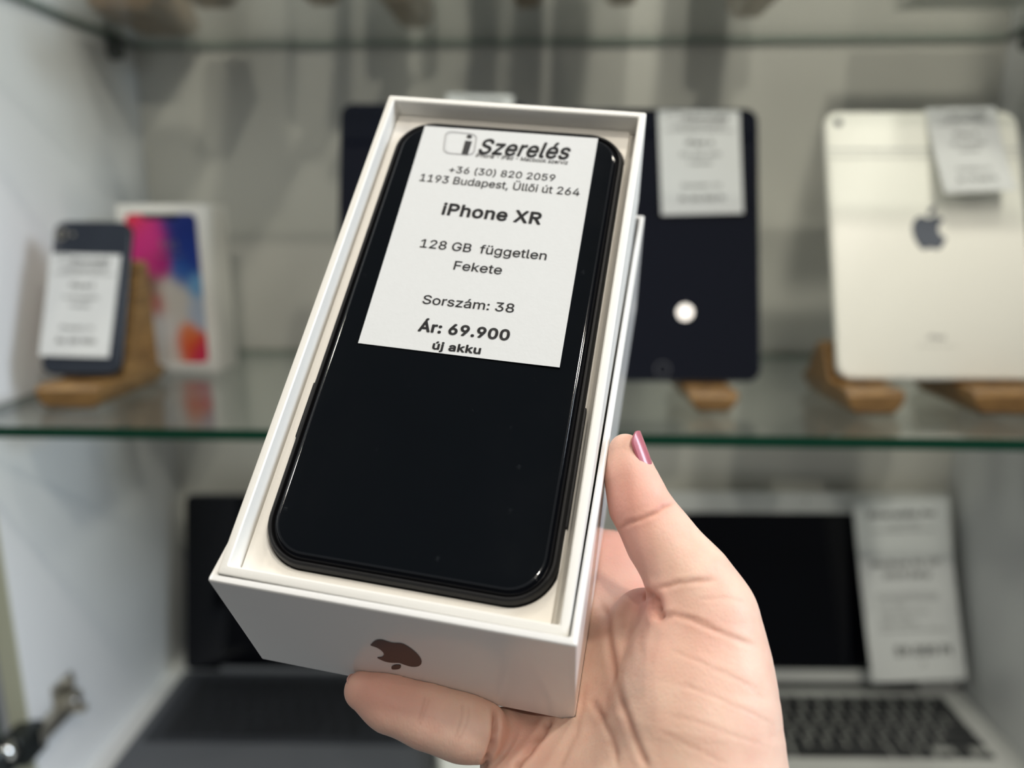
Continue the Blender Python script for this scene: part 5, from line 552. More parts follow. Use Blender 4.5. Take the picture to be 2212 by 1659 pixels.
# ================================================================== laptops
def laptop(q, wd, dp, H, label, dark, grp='open laptops on the cabinet floor'):
    x, y, z, ya, ti, ro = q
    base_m = Matrix.Translation((x, y, Z_FLOOR)) @ Matrix.Rotation(ya, 4, 'Z')
    alu = M['alu_dark'] if dark else M['alu']; kw = M['key_well_dark'] if dark else M['key_well']
    e = empty('laptop', base_m, label, 'laptop', grp)
    mb = MB(); th = .0125
    mb.loft([ring(wd-.006, dp-.006, .010, .0012, 5, 0, -dp/2), ring(wd, dp, .010, .004, 5, 0, -dp/2), ring(wd, dp, .010, th-.001, 5, 0, -dp/2), ring(wd-.001, dp-.001, .0095, th, 5, 0, -dp/2)])
    mb.build('base', alu, e)
    plate_z('keyboard_well', (.93 if dark else .835)*wd, (.53 if dark else .44)*dp, .003, th, th+.0002, kw, e, 0, -.29*dp)
    plate_z('trackpad', .33*wd, .36*dp, .003, th, th+.0002, M['alu_dark'] if dark else M['alu'], e, 0, -.77*dp)
    mb = MB(); n = 12; hx = wd*.36
    mb.loft([[(xx, .0+.005*math.cos(2*math.pi*i/n), th+.001+.005*math.sin(2*math.pi*i/n)) for i in range(n)] for xx in (-hx, hx)]); mb.build('hinge', M['frame_black'] if not dark else alu, e)
    # keys
    kw_, kh = .835*wd/14.6, .44*dp/6.05
    def key_mesh(w_):
        k = MB(); k.loft([ring(w_, kh*.86, .0014, 0, 2), ring(w_-.0006, kh*.86-.0006, .0014, .0011, 2)]); return k
    cache = {}
    def key(cx_, cy_, units, hh=1.0):
        kk = (round(units, 2), hh)
        if kk not in cache:
            k = MB(); w_ = kw_*units-.0032; h_ = kh*.86*hh
            k.loft([ring(w_, h_, .0014, 0, 2), ring(w_-.0006, h_-.0006, .0014, .0012, 2)]); o = k.build('key', M['key_dark'], e, smooth=.5); cache[kk] = o.data
        else:
            o = bpy.data.objects.new('key', cache[kk]); sc.collection.objects.link(o); o.parent = e
        o.location = (cx_, cy_, th+.0003)
    x_l = -.835*wd/2+.0015; y_t = -.07*dp-kh*.55
    rows = [[1.04]*14, [1]*13+[1.55], [1.55]+[1]*13, [1.8]+[1]*11+[1.78], [2.3]+[1]*10+[2.3], [1, 1, 1, 1.25, 5.1, 1.25, 1]]
    for r_, row in enumerate(rows):
        cx_ = x_l; yy = y_t-r_*kh
        for u_ in row: key(cx_+kw_*u_/2, yy, u_); cx_ += kw_*u_
        if r_ == 5:
            key(cx_+kw_*.5, yy-kh*.22, 1, .46); key(cx_+kw_*1.5, yy-kh*.22, 1, .46); key(cx_+kw_*1.5, yy+kh*.22, 1, .46); key(cx_+kw_*2.5, yy-kh*.22, 1, .46)
    # lid, standing on the hinge line and leaning back
    lm = Matrix.Translation((0, .0, th+.001)) @ Matrix.Rotation(-ti, 4, 'X') @ Matrix.Rotation(-ro, 4, 'Y')
    def T(ls): return [tuple(lm @ Vector(p)) for p in ls]
    lb = MB(); c = H/2
    lb.loft([T(ring(wd-.002, H-.002, .009, 0, 6, 0, c, 'y')), T(ring(wd, H, .010, .001, 6, 0, c, 'y')), T(ring(wd, H, .010, .005, 6, 0, c, 'y')), T(ring(wd-.004, H-.004, .009, .0065, 6, 0, c, 'y'))])
    lid = lb.build('lid', alu, e)
    gl = MB()
    if dark: a = (wd-.003, H-.003, .008, c)
    else: a = (wd-.030, H*.806, .001, c-.0025)
    gl.loft([T(ring(a[0], a[1], a[2], .0001, 5, 0, a[3], 'y')), T(ring(a[0], a[1], a[2], -.0005, 5, 0, a[3], 'y'))]); gl.build('screen', M['black_glass'], lid)
    if not dark:
        cm = MB(); cm.loft([T(ring(.003, .003, .0014, .0001, 4, 0, H-.010, 'y')), T(ring(.003, .003, .0014, -.0004, 4, 0, H-.010, 'y'))]); cm.build('webcam', M['frame_black'], lid)
    return e
def plate_z(name, wd, ht, r, z0, z1, mat, parent, cx=0, cy=0, n=4):
    mb = MB(); mb.loft([ring(wd, ht, r, z0, n, cx, cy), ring(wd, ht, r, z1, n, cx, cy)]); return mb.build(name, mat, parent)
LR = (.3190, .802, -.556, .0316, .285, 0); LL = (-.2770, .806, -.556, .025, .22, .005)
laptop(LR, .350, .235, .229, 'open silver laptop with black keys at lower right', False)
laptop(LL, .325, .232, .217, 'open dark grey laptop with black keys at lower left', True)
# long price tag hanging over the right laptop's lid
QT = (.3190, .802, -.556+.0135, .0316, .285, 0)
e = empty('price_tag', panel_matrix(QT), 'long white price tag hanging over the right edge of the silver laptop lid', 'price tag', 'printed price tags on the devices')
offt = .010
paper_sheet(e, [px_on(QT, *p, o_) for p, o_ in (((1842, 1084), .010), ((2046, 1077), .010), ((2088, 1466), .030), ((1884, 1474), .030))],
    lambda s, t: (.006+.016*math.sin(math.pi*min(t, 1)*.9)*.2+.020*t*t), [('Szerelés.hu', .5, .095, .72, .034, .03, .2), ('+36 (30) 820 2059', .5, .15, .38, .014, 0, 0), ('1193 Budapest, Üllői út 264', .5, .18, .68, .014, 0, 0),
     ('MacBook Air 13"', .5, .375, .74, .034, .02, 0), ('2015 Early', .5, .44, .5, .034, .02, 0), ('Intel Core i5 processzor 1,6 GHz', .47, .54, .66, .012, 0, 0), ('4 GB memória, 128 GB SSD', .47, .565, .64, .012, 0, 0),
     ('13,3" kijelző', .30, .60, .30, .012, 0, 0), ('Magyar billentyűzet', .42, .635, .5, .012, 0, 0), ('Jó akkumulátor', .32, .67, .36, .012, 0, 0), ('Hibátlan működés', .35, .70, .42, .012, 0, 0), ('Töltővel, garanciával, számlával', .5, .735, .72, .012, 0, 0),
     ('59.000 Ft', .58, .865, .60, .048, .03, 0), ('2', .56, .92, .04, .02, 0, 0)], box_logo=False, off=.004)

# white power adapter at the bottom edge
p = at_z(985, 1650, Z_FLOOR)
e = empty('power_adapter', Matrix.Translation((-0.068, 0.655, Z_FLOOR)) @ Matrix.Rotation(.25, 4, 'Z'), 'white square power adapter on the cabinet floor below the little finger', 'charger')
bevel_box('adapter_body', -.0365, .0365, -.0365, .0365, 0, .028, .006, M['white_plastic'], e, seg=4)
bevel_box('plug', -.013, .013, .036, .050, .006, .022, .002, M['white_plastic'], e)

# ================================================================== hinge and glass door at lower left
e = empty('door_hinge', Matrix.Translation((XL, .628, ZC-.470)), 'nickel cabinet hinge arm on left wall beside the glass door', 'hinge')
bevel_box('mounting_plate', .0, .004, -.014, .016, -.012, .030, .001, M['nickel'], e)
bevel_box('hinge_arm', .003, .013, -.050, .012, -.004, .012, .002, M['nickel'], e)
bevel_box('cam_block', .002, .016, -.012, .010, .004, .016, .003, M['nickel'], e)
def cyl(name, p0, p1, r0, r1, mat, parent, n=18, rings=None):
    p0, p1 = Vector(p0), Vector(p1); d = (p1-p0); q = d.to_track_quat('Z', 'Y'); mb = MB(); R_ = []
    for t, r in (rings or ((0, r0*.9), (.06, r0), (.94, r1), (1, r1*.9))):
        R_.append([tuple(p0+d*t+q @ Vector((r*math.cos(2*math.pi*i/n), r*math.sin(2*math.pi*i/n), 0))) for i in range(n)])
    mb.loft(R_); return mb.build(name, mat, parent)
cyl('screw', (.004, .006, .024), (.009, .006, .024), .005, .0045, M['nickel'], e)
cyl('screw', (.004, .006, -.006), (.018, .006, -.004), .005, .0045, M['nickel'], e)
cyl('screw', (.012, -.004, .010), (.018, -.004, .010), .004, .004, M['chrome'], e)
bevel_box('knuckle', -.012, .012, -.070, -.040, -.012, .018, .004, M['dark_metal'], e)
cyl('door_cup', (-.016, -.076, .004), (.004, -.076, .004), .017, .017, M['dark_metal'], e, rings=((0, .016), (.1, .0175), (.75, .0175), (.9, .0155), (1, .011)))
cyl('cap', (.003, -.076, .012), (.008, -.076, .014), .008, .006, M['chrome'], e, rings=((0, .008), (.4, .0078), (.8, .0055), (1, .002)))
dm = Matrix.Translation((XL-.0265, WF-.006, 0)) @ Matrix.Rotation(math.radians(-82), 4, 'Z')
mb = MB(); mb.box(0, .46, -.0025, .0025, Z_FLOOR, ZC+.58)
o = mb.build('glass_door', [M['glass'], M['glass_edge']], smooth=0, mat4=dm)
for p_ in o.data.polygons: p_.material_index = 0 if abs(p_.normal.y) > .5 else 1
tag(o, 'clear glass cabinet door swung open past the left edge, green edge visible', 'door')

# white papers / carton on the top shelf, far right
p = at_z(2080, 38, Z_TOP)
e = empty('carton', Matrix.Translation((.405, .745, Z_TOP)), 'pale carton lying on the top glass at the right corner', 'box')
bevel_box('carton_body', -.075, .080, -.10, .045, 0, .035, .001, M['card'], e)

# ================================================================== HELD BOX
TR_ = np.array([[0.978520416909642, -0.18639594157698172, 0.08805876818693331], [0.1269523874206496, 0.8814058776919202, 0.45497996669993485], [-0.16242193515399, -0.4340279158460973, 0.8861370566944311]])
TT = np.array([-14.848819, -20.91125, 214.666553])
LR_ = np.array([[0.9770266915506525, -0.20709043062483695, 0.050322932557518754], [0.11579897527699784, 0.7140936414631938, 0.6904063068559118], [-0.17891182555204738, -0.6687180457900338, 0.7216694076319821]])
LT = np.array([-12.616422, -7.865877, 234.862189])
mm = 0.001
TW, TL_, LW, LL_, LH = 88.57*mm, 167.0*mm, 92.75*mm, 173.2*mm, 46.7*mm
tray_m = M4(CAMR @ TR_, from_cam(TT)); lid_m = M4(CAMR @ LR_, from_cam(LT))
def open_box(name, W_, L__, H_, wall, mat, parent, r=.0008, top=.0005):
    mb = MB(); k = 3
    mb.loft([ring(W_-.001, L__-.001, r, H_, k), ring(W_, L__, r, H_-.0005, k), ring(W_, L__, r, top, k), ring(W_-top*.7, L__-top*.7, r, top*.25, k), ring(W_-2*top, L__-2*top, r, 0, k),
             ring(W_-2*wall+2*top*.6, L__-2*wall+2*top*.6, r, 0, k), ring(W_-2*wall, L__-2*wall, r, top*.6, k), ring(W_-2*wall, L__-2*wall, r, H_-.0015, k)])
    return mb.build(name, mat, parent, smooth=.4)
e = empty('white_box', lid_m, 'upturned white box lid with dark fruit logo on its near end, held in the hand', 'box')
open_box('lid_shell', LW, LL_, LH, .0019, M['satin_card'], e, r=.0006, top=.0006)
emblem('logo', lambda u, v, t: (-.0008-u*.0134, LL_/2+.00005+t, .0240+v*.0134), M['logo_black'], e, .00012)

e = empty('inner_tray', tray_m, 'white inner box tray with a raised rim, tilted out of the upturned lid', 'tray')
open_box('tray_shell', TW, TL_, .043, .00245, M['card'], e, r=.0006, top=.0006)
# moulded insert with phone-shaped cut-out
PWD, PLN, PCX, PCY = .0774, .1542, .00057, .0008
mb = MB(); n = 14; IW, IL = TW-.0049-.0026, TL_-.0049-.0002
def hole(z, g=0.0): return ring(PWD+.0006+g, PLN+.0006+g, .0125, z, n, PCX, PCY)
def outer_r(z, g=0.0): return ring(IW-g, IL-g, .0005, z, n, -.0010, 0)
mb.loft([outer_r(.0068), outer_r(.0064, .0004), hole(.0064, .0004), hole(.0068), hole(.014), outer_r(.014)], cap=(False, False), close=True)
mb.build('moulded_insert', M['moulded'], e, smooth=.4)
mb = MB(); mb.box(TW/2-.0053, TW/2-.0026, -(TL_/2-.0026), TL_/2-.0026, .0078, .0125); mb.build('side_ledge', M['moulded'], e)
mb = MB(); mb.box(-(TW/2-.0025), TW/2-.0025, -(TL_/2-.0025), TL_/2-.0025, .0145, .0155); mb.build('tray_liner', M['moulded'], e)

# ------------------------------------------------------------------ the phone in its case
e = empty('phone', tray_m, 'large black phone in a thin black case lying in the white box tray', 'phone')
cx, cy = PCX, PCY; n = 14
def R_(dw, r, z): return ring(PWD-dw, PLN-dw, r, z, n, cx, cy)
mb = MB()
mb.loft([R_(.004, .011, .0140), R_(.0008, .0122, .0125), R_(0, .0125, .010), R_(0, .0125, .0060), R_(.0004, .0124, .0048), R_(.0007, .0122, .0046), R_(.0008, .0122, .0042), R_(.0013, .012, .0038), R_(.0022, .0115, .0036), R_(.0030, .011, .0037),
         R_(.0033, .011, .0042), R_(.0034, .011, .0062)])
mb.build('case', M['case'], e, smooth=.7)
mb = MB(); mb.loft([R_(.0036, .0108, .0120), R_(.0034, .0109, .0050), R_(.0038, .0108, .0044), R_(.0045, .0105, .0041)]); mb.build('phone_frame', M['frame_black'], e)
mb = MB(); mb.loft([R_(.0046, .0104, .0043), R_(.0046, .0104, .0040), R_(.0054, .010, .0037), R_(.0066, .0095, .0036)]); g_ = mb.build('screen_glass', M['black_glass'], e)
mb = MB(); mb.loft([R_(.0062, .0095, .00355), R_(.0062, .0095, .00325), R_(.0066, .0093, .00312), R_(.0074, .009, .00308)])
o = mb.build('screen_protector', [M['phone_glass'], M['protector_edge']], e)
for p_ in o.data.polygons: p_.material_index = 0 if len(p_.vertices) > 10 else 1
# raised button covers on the case sides
def cam_on(Rm, T_, px, py, z):
    d = np.array([(px-CX)/F, (py-CY)/F, 1.0]); n_ = Rm[:, 2]; s = (n_@(T_+n_*z))/(n_@d); return Rm.T@(d*s-T_)
for side, (pa, pb) in ((1, ((1258, 880), (1217, 1141))), (-1, ((679, 826), (640, 945)))):
    a = cam_on(TR_, TT, *pa, 5.5)*mm; b = cam_on(TR_, TT, *pb, 5.5)*mm; xs = cx+side*PWD/2
    bevel_box('button_cover', xs-.0006, xs+.0006, min(a[1], b[1]), max(a[1], b[1]), .0052, .0085, .0004, M['case'], e)

# ------------------------------------------------------------------ the price tag on the phone
e = empty('price_tag', tray_m, 'large sharp white price tag lying on the held black phone', 'price tag')
ZT = 3.0
def bend(x, y):       # lifts a little at lower right and lower edge
    return .00002+.0006*max(0, (x+.0)/.03)**2*max(0, (y+.03)/.04)*.5+.00025*max(0, (y+.02)/.03)
cs = [cam_on(TR_, TT, *p_, ZT)[:2]*mm for p_ in ((918, 272), (1292, 299), (1209, 796), (774, 742))]
v = []; f = []; nx, ny = 12, 18
def sp(s, t, lift=0):
    p_ = (cs[0]*(1-s)+cs[1]*s)*(1-t)+(cs[3]*(1-s)+cs[2]*s)*t; return (p_[0], p_[1], ZT*mm-bend(*p_)-lift)
for lift in (0.0, -.00009):
    for j in range(ny+1):
        for i in range(nx+1): v.append(sp(i/nx, j/ny, lift))
N1 = (nx+1)*(ny+1)
for j in range(ny):
    for i in range(nx):
        a = j*(nx+1)+i; f.append((a, a+1, a+nx+2, a+nx+1)); f.append((N1+a, N1+a+nx+1, N1+a+nx+2, N1+a+1))
edge = [i for i in range(nx)]+[nx+(nx+1)*j for j in range(ny)]+[ny*(nx+1)+nx-i for i in range(nx)]+[(nx+1)*(ny-j) for j in range(ny)]
for i in range(len(edge)): a, b = edge[i], edge[(i+1) % len(edge)]; f.append((a, b, b+N1, a+N1))
fix_normals(mesh('paper', v, f, M['paper'], e))
pr = Print(); pg = Print()
def Z2(u, v_): return 780+u/2.5136, 180+v_/2.5136
def uv(p_): q = cam_on(TR_, TT, p_[0], p_[1], ZT); return q[0]*mm, -q[1]*mm
def pline(P, txt, a, b, top, bold=0.0, shear=0.0):
    """a, b: baseline ends in the zoomed crop; top: a point at capital height above a"""
    A, B_, T_ = uv(Z2(*a)), uv(Z2(*b)), uv(Z2(*top)); d = np.array(B_)-np.array(A); d /= np.linalg.norm(d); p_ = np.array([-d[1], d[0]])
    cap = float((np.array(T_)-np.array(A))@p_); P.line(txt, A[0], A[1], B_[0], B_[1], cap, bold, shear)
pline(pr, 'Szerelés', (634, 381), (1131, 414), (640, 301), .022, .22)
pline(pr, 'iPhone - iPad - Macbook szerviz', (621, 401), (1122, 442), (624, 380), .0, .1)
pline(pr, '+36 (30) 820 2059', (475, 484), (1051, 533), (482, 449))
pline(pr, '1193 Budapest, Üllői út 264', (316, 530), (1184, 613), (322, 491))
pline(pr, 'iPhone XR', (434, 711), (974, 767), (447, 650), .026)
pline(pr, '128 GB  független', (318, 890), (1004, 961), (328, 845))
pline(pr, 'Fekete', (500, 1011), (761, 1039), (508, 964))
pline(pr, 'Sorszám: 38', (331, 1197), (828, 1248), (341, 1150))
pline(pr, 'Ár: 69.900', (308, 1346), (803, 1399), (322, 1292), .032)
pline(pr, 'új akku', (385, 1445), (648, 1473), (395, 1405), .030)
def quadpts(cr, n_=6, r_=.22, ins=0.0):
    TL2, TR2, BR2, BL2 = (np.array(uv(Z2(*c))) for c in cr); out = []
    for a, b in rr(1-ins, 1-ins, r_, n_): s, t = a+.5, b+.5; out.append(tuple((BL2*(1-s)+BR2*s)*(1-t)+(TL2*(1-s)+TR2*s)*t))
    return out
LC = ((459, 258), (634, 277), (614, 395), (443, 381))
pg.band(quadpts(LC), quadpts(LC, r_=.2, ins=.05))
LC2 = ((466, 264), (628, 281), (608, 390), (452, 377))
pg.band(quadpts(LC2, r_=.2, ins=.03), quadpts(LC2, r_=.2, ins=.045))
pr.poly([uv(Z2(*c)) for c in ((566, 312), (603, 316), (579, 391), (545, 388))])
c0 = np.array((588, 291.)); pr.poly([uv(Z2(c0[0]+15*math.cos(a), c0[1]+11*math.sin(a))) for a in np.linspace(0, -2*math.pi, 16, endpoint=False)])
def mp2(lift):
    return lambda u, v_: (u, -v_, ZT*mm-bend(u, -v_)-lift)
pr.build('printed_text', mp2(.00010), M['ink'], e); pg.build('logo_outline', mp2(.00010), M['ink_grey'], e)

# ================================================================== HAND
#HAND_BEGIN
def pc(px, py, z, rpx=None, r=None):
    """node from pixel, distance (mm) and radius; in camera millimetres"""
    return np.array([(px-CX)/F*z, (py-CY)/F*z, z]), (r if r is not None else rpx*z/F)
def lp(x, y, z, r): return LR_@np.array([x, y, z], float)+LT, r
thumb = [pc(1351, 973, 208, 36), pc(1361, 1028, 206, 47), pc(1382, 1092, 204, 58), pc(1428, 1167, 201, 68), pc(1487, 1250, 197, 82), pc(1522, 1320, 195, 92)]
thenar = [pc(1522, 1320, 195, 90), pc(1518, 1400, 194, 106), pc(1508, 1480, 192, 122), pc(1502, 1570, 189, 150), pc(1515, 1720, 185, 178)]
wrist = lp(80, 118, 50, 23)
kn = dict(index=lp(51, 33, 61, 12.0), middle=lp(48, 53, 62, 11.5), ring=lp(44, 73, 61, 11.5), little=pc(1215, 1655, 219, r=11.5))
pinky_d = [pc(785, 1491, 208, 41), pc(845, 1516, 206, 55), pc(925, 1545, 204, 61), pc(1000, 1570, 203, 63), pc(1040, 1580, 204, 61)]
pinky_p = [pc(1085, 1594, 209, 62), pc(1150, 1622, 214, 70), kn['little']]
fingers = dict(index=[kn['index'], lp(10, 20, 57.2, 9.6), lp(-14, 14, 56, 8.6), lp(-34, 10, 55, 7.4)],
               middle=[kn['middle'], lp(2, 42, 57.4, 9.8), lp(-24, 36, 56.2, 8.8), lp(-45, 32, 55.2, 7.6)],
               ring=[kn['ring'], lp(2, 66, 57.0, 9.4), lp(-22, 61, 56, 8.6), lp(-41, 57, 55, 7.4)])
def smin(a, b, k):
    h = np.maximum(k-np.abs(a-b), 0)/k; return np.minimum(a, b)-h*h*k*0.25
def cone(P, A, B_):
    (a, ra), (b, rb) = A, B_; ba = b-a; L2 = ba@ba; t = np.clip(((P-a)@ba)/L2, 0, 1)
    return np.linalg.norm(P-a-t[:, None]*ba, axis=1)-(ra+(rb-ra)*t)
def chain(P, C_, k=4.0):
    d = cone(P, C_[0], C_[1])
    for i in range(1, len(C_)-1): d = smin(d, cone(P, C_[i], C_[i+1]), k)
    return d
web = [pc(1500, 1335, 201, r=8), pc(1392, 1338, 213, r=7.5), pc(1372, 1420, 210, r=8), pc(1420, 1560, 202, r=9)]
def box_sdf(P):                       # distance to the lid's solid block, the hand is pressed against it
    q = (P-LT)@LR_; c = np.array([0, 0, LH*500]); h = np.array([LW, LL_, LH])*500
    d = np.abs(q-c)-h; return np.linalg.norm(np.maximum(d, 0), axis=1)+np.minimum(d.max(1), 0)
def hand_sdf(P):
    palm = None
    for kname, rw in (('index', 13), ('middle', 13), ('ring', 13), ('little', 14)):
        d = cone(P, kn[kname], (wrist[0], 22.0)); palm = d if palm is None else smin(palm, d, 10)
    palm = smin(palm, cone(P, kn['index'], kn['little']), 10)
    palm = smin(palm, cone(P, wrist, lp(128, 190, 30, 26)), 20)
    palm = smin(palm, chain(P, [pc(1150, 1700, 205, r=15), pc(1330, 1850, 192, r=20)]), 14)
    th = smin(chain(P, thumb, 5), chain(P, thenar, 10), 6)
    palm = smin(palm, chain(P, thenar, 10), 9)
    palm = smin(palm, chain(P, web, 5), 9)
    d = smin(palm, th, 3)
    for c_ in fingers.values(): d = smin(d, chain(P, c_, 4), 4)
    pp = chain(P, pinky_p, 5); pd = chain(P, pinky_d, 5)
    d = smin(d, pp, 3.0); d = smin(d, pd, 1.6)
    return np.maximum(d, -(box_sdf(P)-0.05))
def surface_nets(sdf, lo, hi, h):
    n = np.ceil((hi-lo)/h).astype(int)+1
    xs = [lo[i]+h*np.arange(n[i]) for i in range(3)]
    V = np.empty(n, np.float32)
    YY, ZZ = np.meshgrid(xs[1], xs[2], indexing='ij')
    for i, x in enumerate(xs[0]):
        P = np.stack([np.full(YY.size, x), YY.ravel(), ZZ.ravel()], 1); V[i] = sdf(P).reshape(YY.shape)
    S = V < 0
    c = [S[a:n[0]-1+a, b:n[1]-1+b, d:n[2]-1+d] for a in (0, 1) for b in (0, 1) for d in (0, 1)]
    cnt = sum(k.astype(np.int8) for k in c); act = (cnt > 0) & (cnt < 8)
    idx = -np.ones(act.shape, np.int64); I = np.argwhere(act); idx[act] = np.arange(len(I))
    acc = np.zeros((len(I), 3)); num = np.zeros(len(I)); cor = [(a, b, d) for a in (0, 1) for b in (0, 1) for d in (0, 1)]
    for p in range(8):
        for q in range(p+1, 8):
            a, b = np.array(cor[p]), np.array(cor[q])
            if np.abs(a-b).sum() != 1: continue
            va = V[tuple((I+a).T)]; vb = V[tuple((I+b).T)]; m_ = (va < 0) != (vb < 0)
            t = np.where(m_, va/np.where(m_, va-vb, 1), 0)
            acc += np.where(m_[:, None], a+t[:, None]*(b-a), 0); num += m_
    verts = lo+h*(I+acc/num[:, None]); faces = []
    for ax in range(3):
        o1, o2 = [(1, 2), (2, 0), (0, 1)][ax]
        sl0 = [slice(1, n[0]-1), slice(1, n[1]-1), slice(1, n[2]-1)]; sl0[ax] = slice(0, n[ax]-1)
        sl1 = list(sl0); sl1[ax] = slice(1, n[ax])
        A = S[tuple(sl0)]; B_ = S[tuple(sl1)]; E = np.argwhere(A != B_); off = np.array([1, 1, 1]); off[ax] = 0; E2 = E+off
        e1 = np.zeros(3, int); e1[o1] = 1; e2 = np.zeros(3, int); e2[o2] = 1
        q = np.stack([idx[tuple((E2-e1-e2).T)], idx[tuple((E2-e2).T)], idx[tuple(E2.T)], idx[tuple((E2-e1).T)]], 1)
        flip = B_[tuple(E.T)]; q[flip] = q[flip][:, ::-1]; faces.append(q)
    return verts, np.concatenate(faces)
allr = [*thumb, *thenar, *pinky_d, *pinky_p, *fingers['index'], *fingers['middle'], *fingers['ring'], wrist, lp(110, 158, 38, 26)]
lo = np.min([c-r for c, r in allr], 0)-4; hi = np.max([c+r for c, r in allr], 0)+4
HV, HF = surface_nets(hand_sdf, lo, hi, 0.95)
me = bpy.data.meshes.new('tmp'); me.from_pydata(HV.tolist(), [], HF.tolist())
bm = bmesh.new(); bm.from_mesh(me)
bmesh.ops.subdivide_edges(bm, edges=bm.edges[:], cuts=1, use_grid_fill=True)
bm.to_mesh(me); bm.free()
n_ = len(me.vertices); co = np.empty(n_*3); me.vertices.foreach_get('co', co); co = co.reshape(-1, 3)
def grad(P, e_=0.15):
    g = np.stack([hand_sdf(P+np.eye(3)[i]*e_)-hand_sdf(P-np.eye(3)[i]*e_) for i in range(3)], 1); return g/np.maximum(np.linalg.norm(g, axis=1), 1e-9)[:, None]
for _ in range(2):
    g = grad(co); co = co-g*hand_sdf(co)[:, None]
g = grad(co)
# creases: polylines seen in the photograph, carved into the skin where it faces the viewer
def Z6(*pts): return [(1250+a/2.185, 900+b/2.185) for a, b in pts]
def Z7(*pts): return [(880+a/5.267, 1480+b/5.267) for a, b in pts]
creases = [(Z6((185, 528), (240, 500), (300, 482), (370, 450), (400, 425), (450, 408)), .55, 5), (Z6((215, 505), (260, 492)), .3, 8),
  (Z6((365, 808), (420, 800), (470, 785), (560, 775), (640, 770)), .45, 6), (Z6((395, 955), (450, 935), (520, 955), (600, 990), (700, 1030), (830, 1080)), .4, 6),
  (Z6((460, 940), (560, 950), (640, 985)), .3, 5), (Z6((520, 950), (640, 1010)), .25, 4),
  (Z6((110, 880), (140, 940), (150, 1080), (175, 1230), (200, 1340), (250, 1480), (300, 1600), (330, 1665)), .75, 8),
  (Z6((300, 840), (345, 850), (368, 880), (372, 920), (395, 955)), 2.2, 11), (Z6((235, 870), (205, 930), (215, 1010)), .3, 12), (Z6((60, 1340), (110, 1420), (160, 1520), (190, 1659)), .4, 7),
  (Z6((440, 1100), (560, 1150), (700, 1210), (860, 1290)), .22, 5), (Z6((480, 1260), (640, 1320), (800, 1390), (920, 1450)), .2, 5),
  (Z6((380, 1480), (540, 1560), (700, 1640)), .2, 5), (Z6((420, 1400), (560, 1440), (720, 1500), (900, 1560)), .18, 5), (Z6((600, 1180), (760, 1250), (880, 1330)), .15, 4),
  (Z6((300, 1000), (290, 1060), (300, 1120)), .25, 8), (Z6((250, 960), (240, 1040), (235, 1150)), .22, 8), (Z6((560, 860), (700, 850), (780, 870)), .2, 5),
  (Z7((205, 130), (180, 230), (150, 330), (120, 420)), .25, 3.5), (Z7((255, 150), (215, 260), (170, 380), (130, 470)), .18, 3.5),
  (Z7((630, 210), (625, 330), (590, 460), (540, 610)), .25, 3.5), (Z7((695, 240), (700, 330), (680, 430), (620, 560), (560, 650)), .18, 3.5),
  (Z7((1003, 270), (1003, 480), (970, 680), (900, 860), (850, 960)), 2.2, 6),
  (Z7((1620, 390), (1560, 520), (1440, 680), (1300, 850), (1200, 980)), 1.8, 7),
  (Z7((2030, 0), (2000, 250), (1930, 550), (1820, 780), (1740, 960)), .3, 7), (Z7((2120, 160), (2180, 330), (2230, 420)), .3, 7)]
px_ = CX+F*co[:, 0]/co[:, 2]; py_ = CY+F*co[:, 1]/co[:, 2]
view = co/np.linalg.norm(co, axis=1)[:, None]; facing = np.clip(-(g*view).sum(1)*2.5, 0, 1)
disp = np.zeros(n_); red = np.zeros(n_)
from_box = box_sdf(co)
for pts, dep, wpx in creases:
    P2 = np.array(pts); dmin = np.full(n_, 1e9); lo2 = P2.min(0)-40; hi2 = P2.max(0)+40
    sel = np.where((px_ > lo2[0]) & (px_ < hi2[0]) & (py_ > lo2[1]) & (py_ < hi2[1]) & (facing > 0))[0]
    if not len(sel): continue
    q = np.stack([px_[sel], py_[sel]], 1); dm_ = np.full(len(sel), 1e9); tt = np.zeros(len(sel)); Ls = len(P2)-1
    for i in range(Ls):
        a, b = P2[i], P2[i+1]; ba = b-a; t = np.clip(((q-a)@ba)/(ba@ba), 0, 1); dd = np.linalg.norm(q-a-t[:, None]*ba, axis=1)
        m_ = dd < dm_; dm_ = np.where(m_, dd, dm_); tt = np.where(m_, (i+t)/Ls, tt)
    fade = np.clip(np.minimum(tt, 1-tt)*8+.25, 0, 1)
    wob = 1+.25*np.sin(tt*23+pts[0][0])
    k_ = np.exp(-(dm_/wpx)**2)*fade*wob-.25*np.exp(-((dm_-wpx*2.2)/(wpx*1.1))**2)*fade
    disp[sel] -= (dep*.32 if dep <= .3 else dep*.6)*k_*facing[sel]; red[sel] = np.maximum(red[sel], np.exp(-(dm_/(wpx*.9))**2)*fade*min(1, dep*1.6)*facing[sel])
co2 = co+g*disp[:, None]
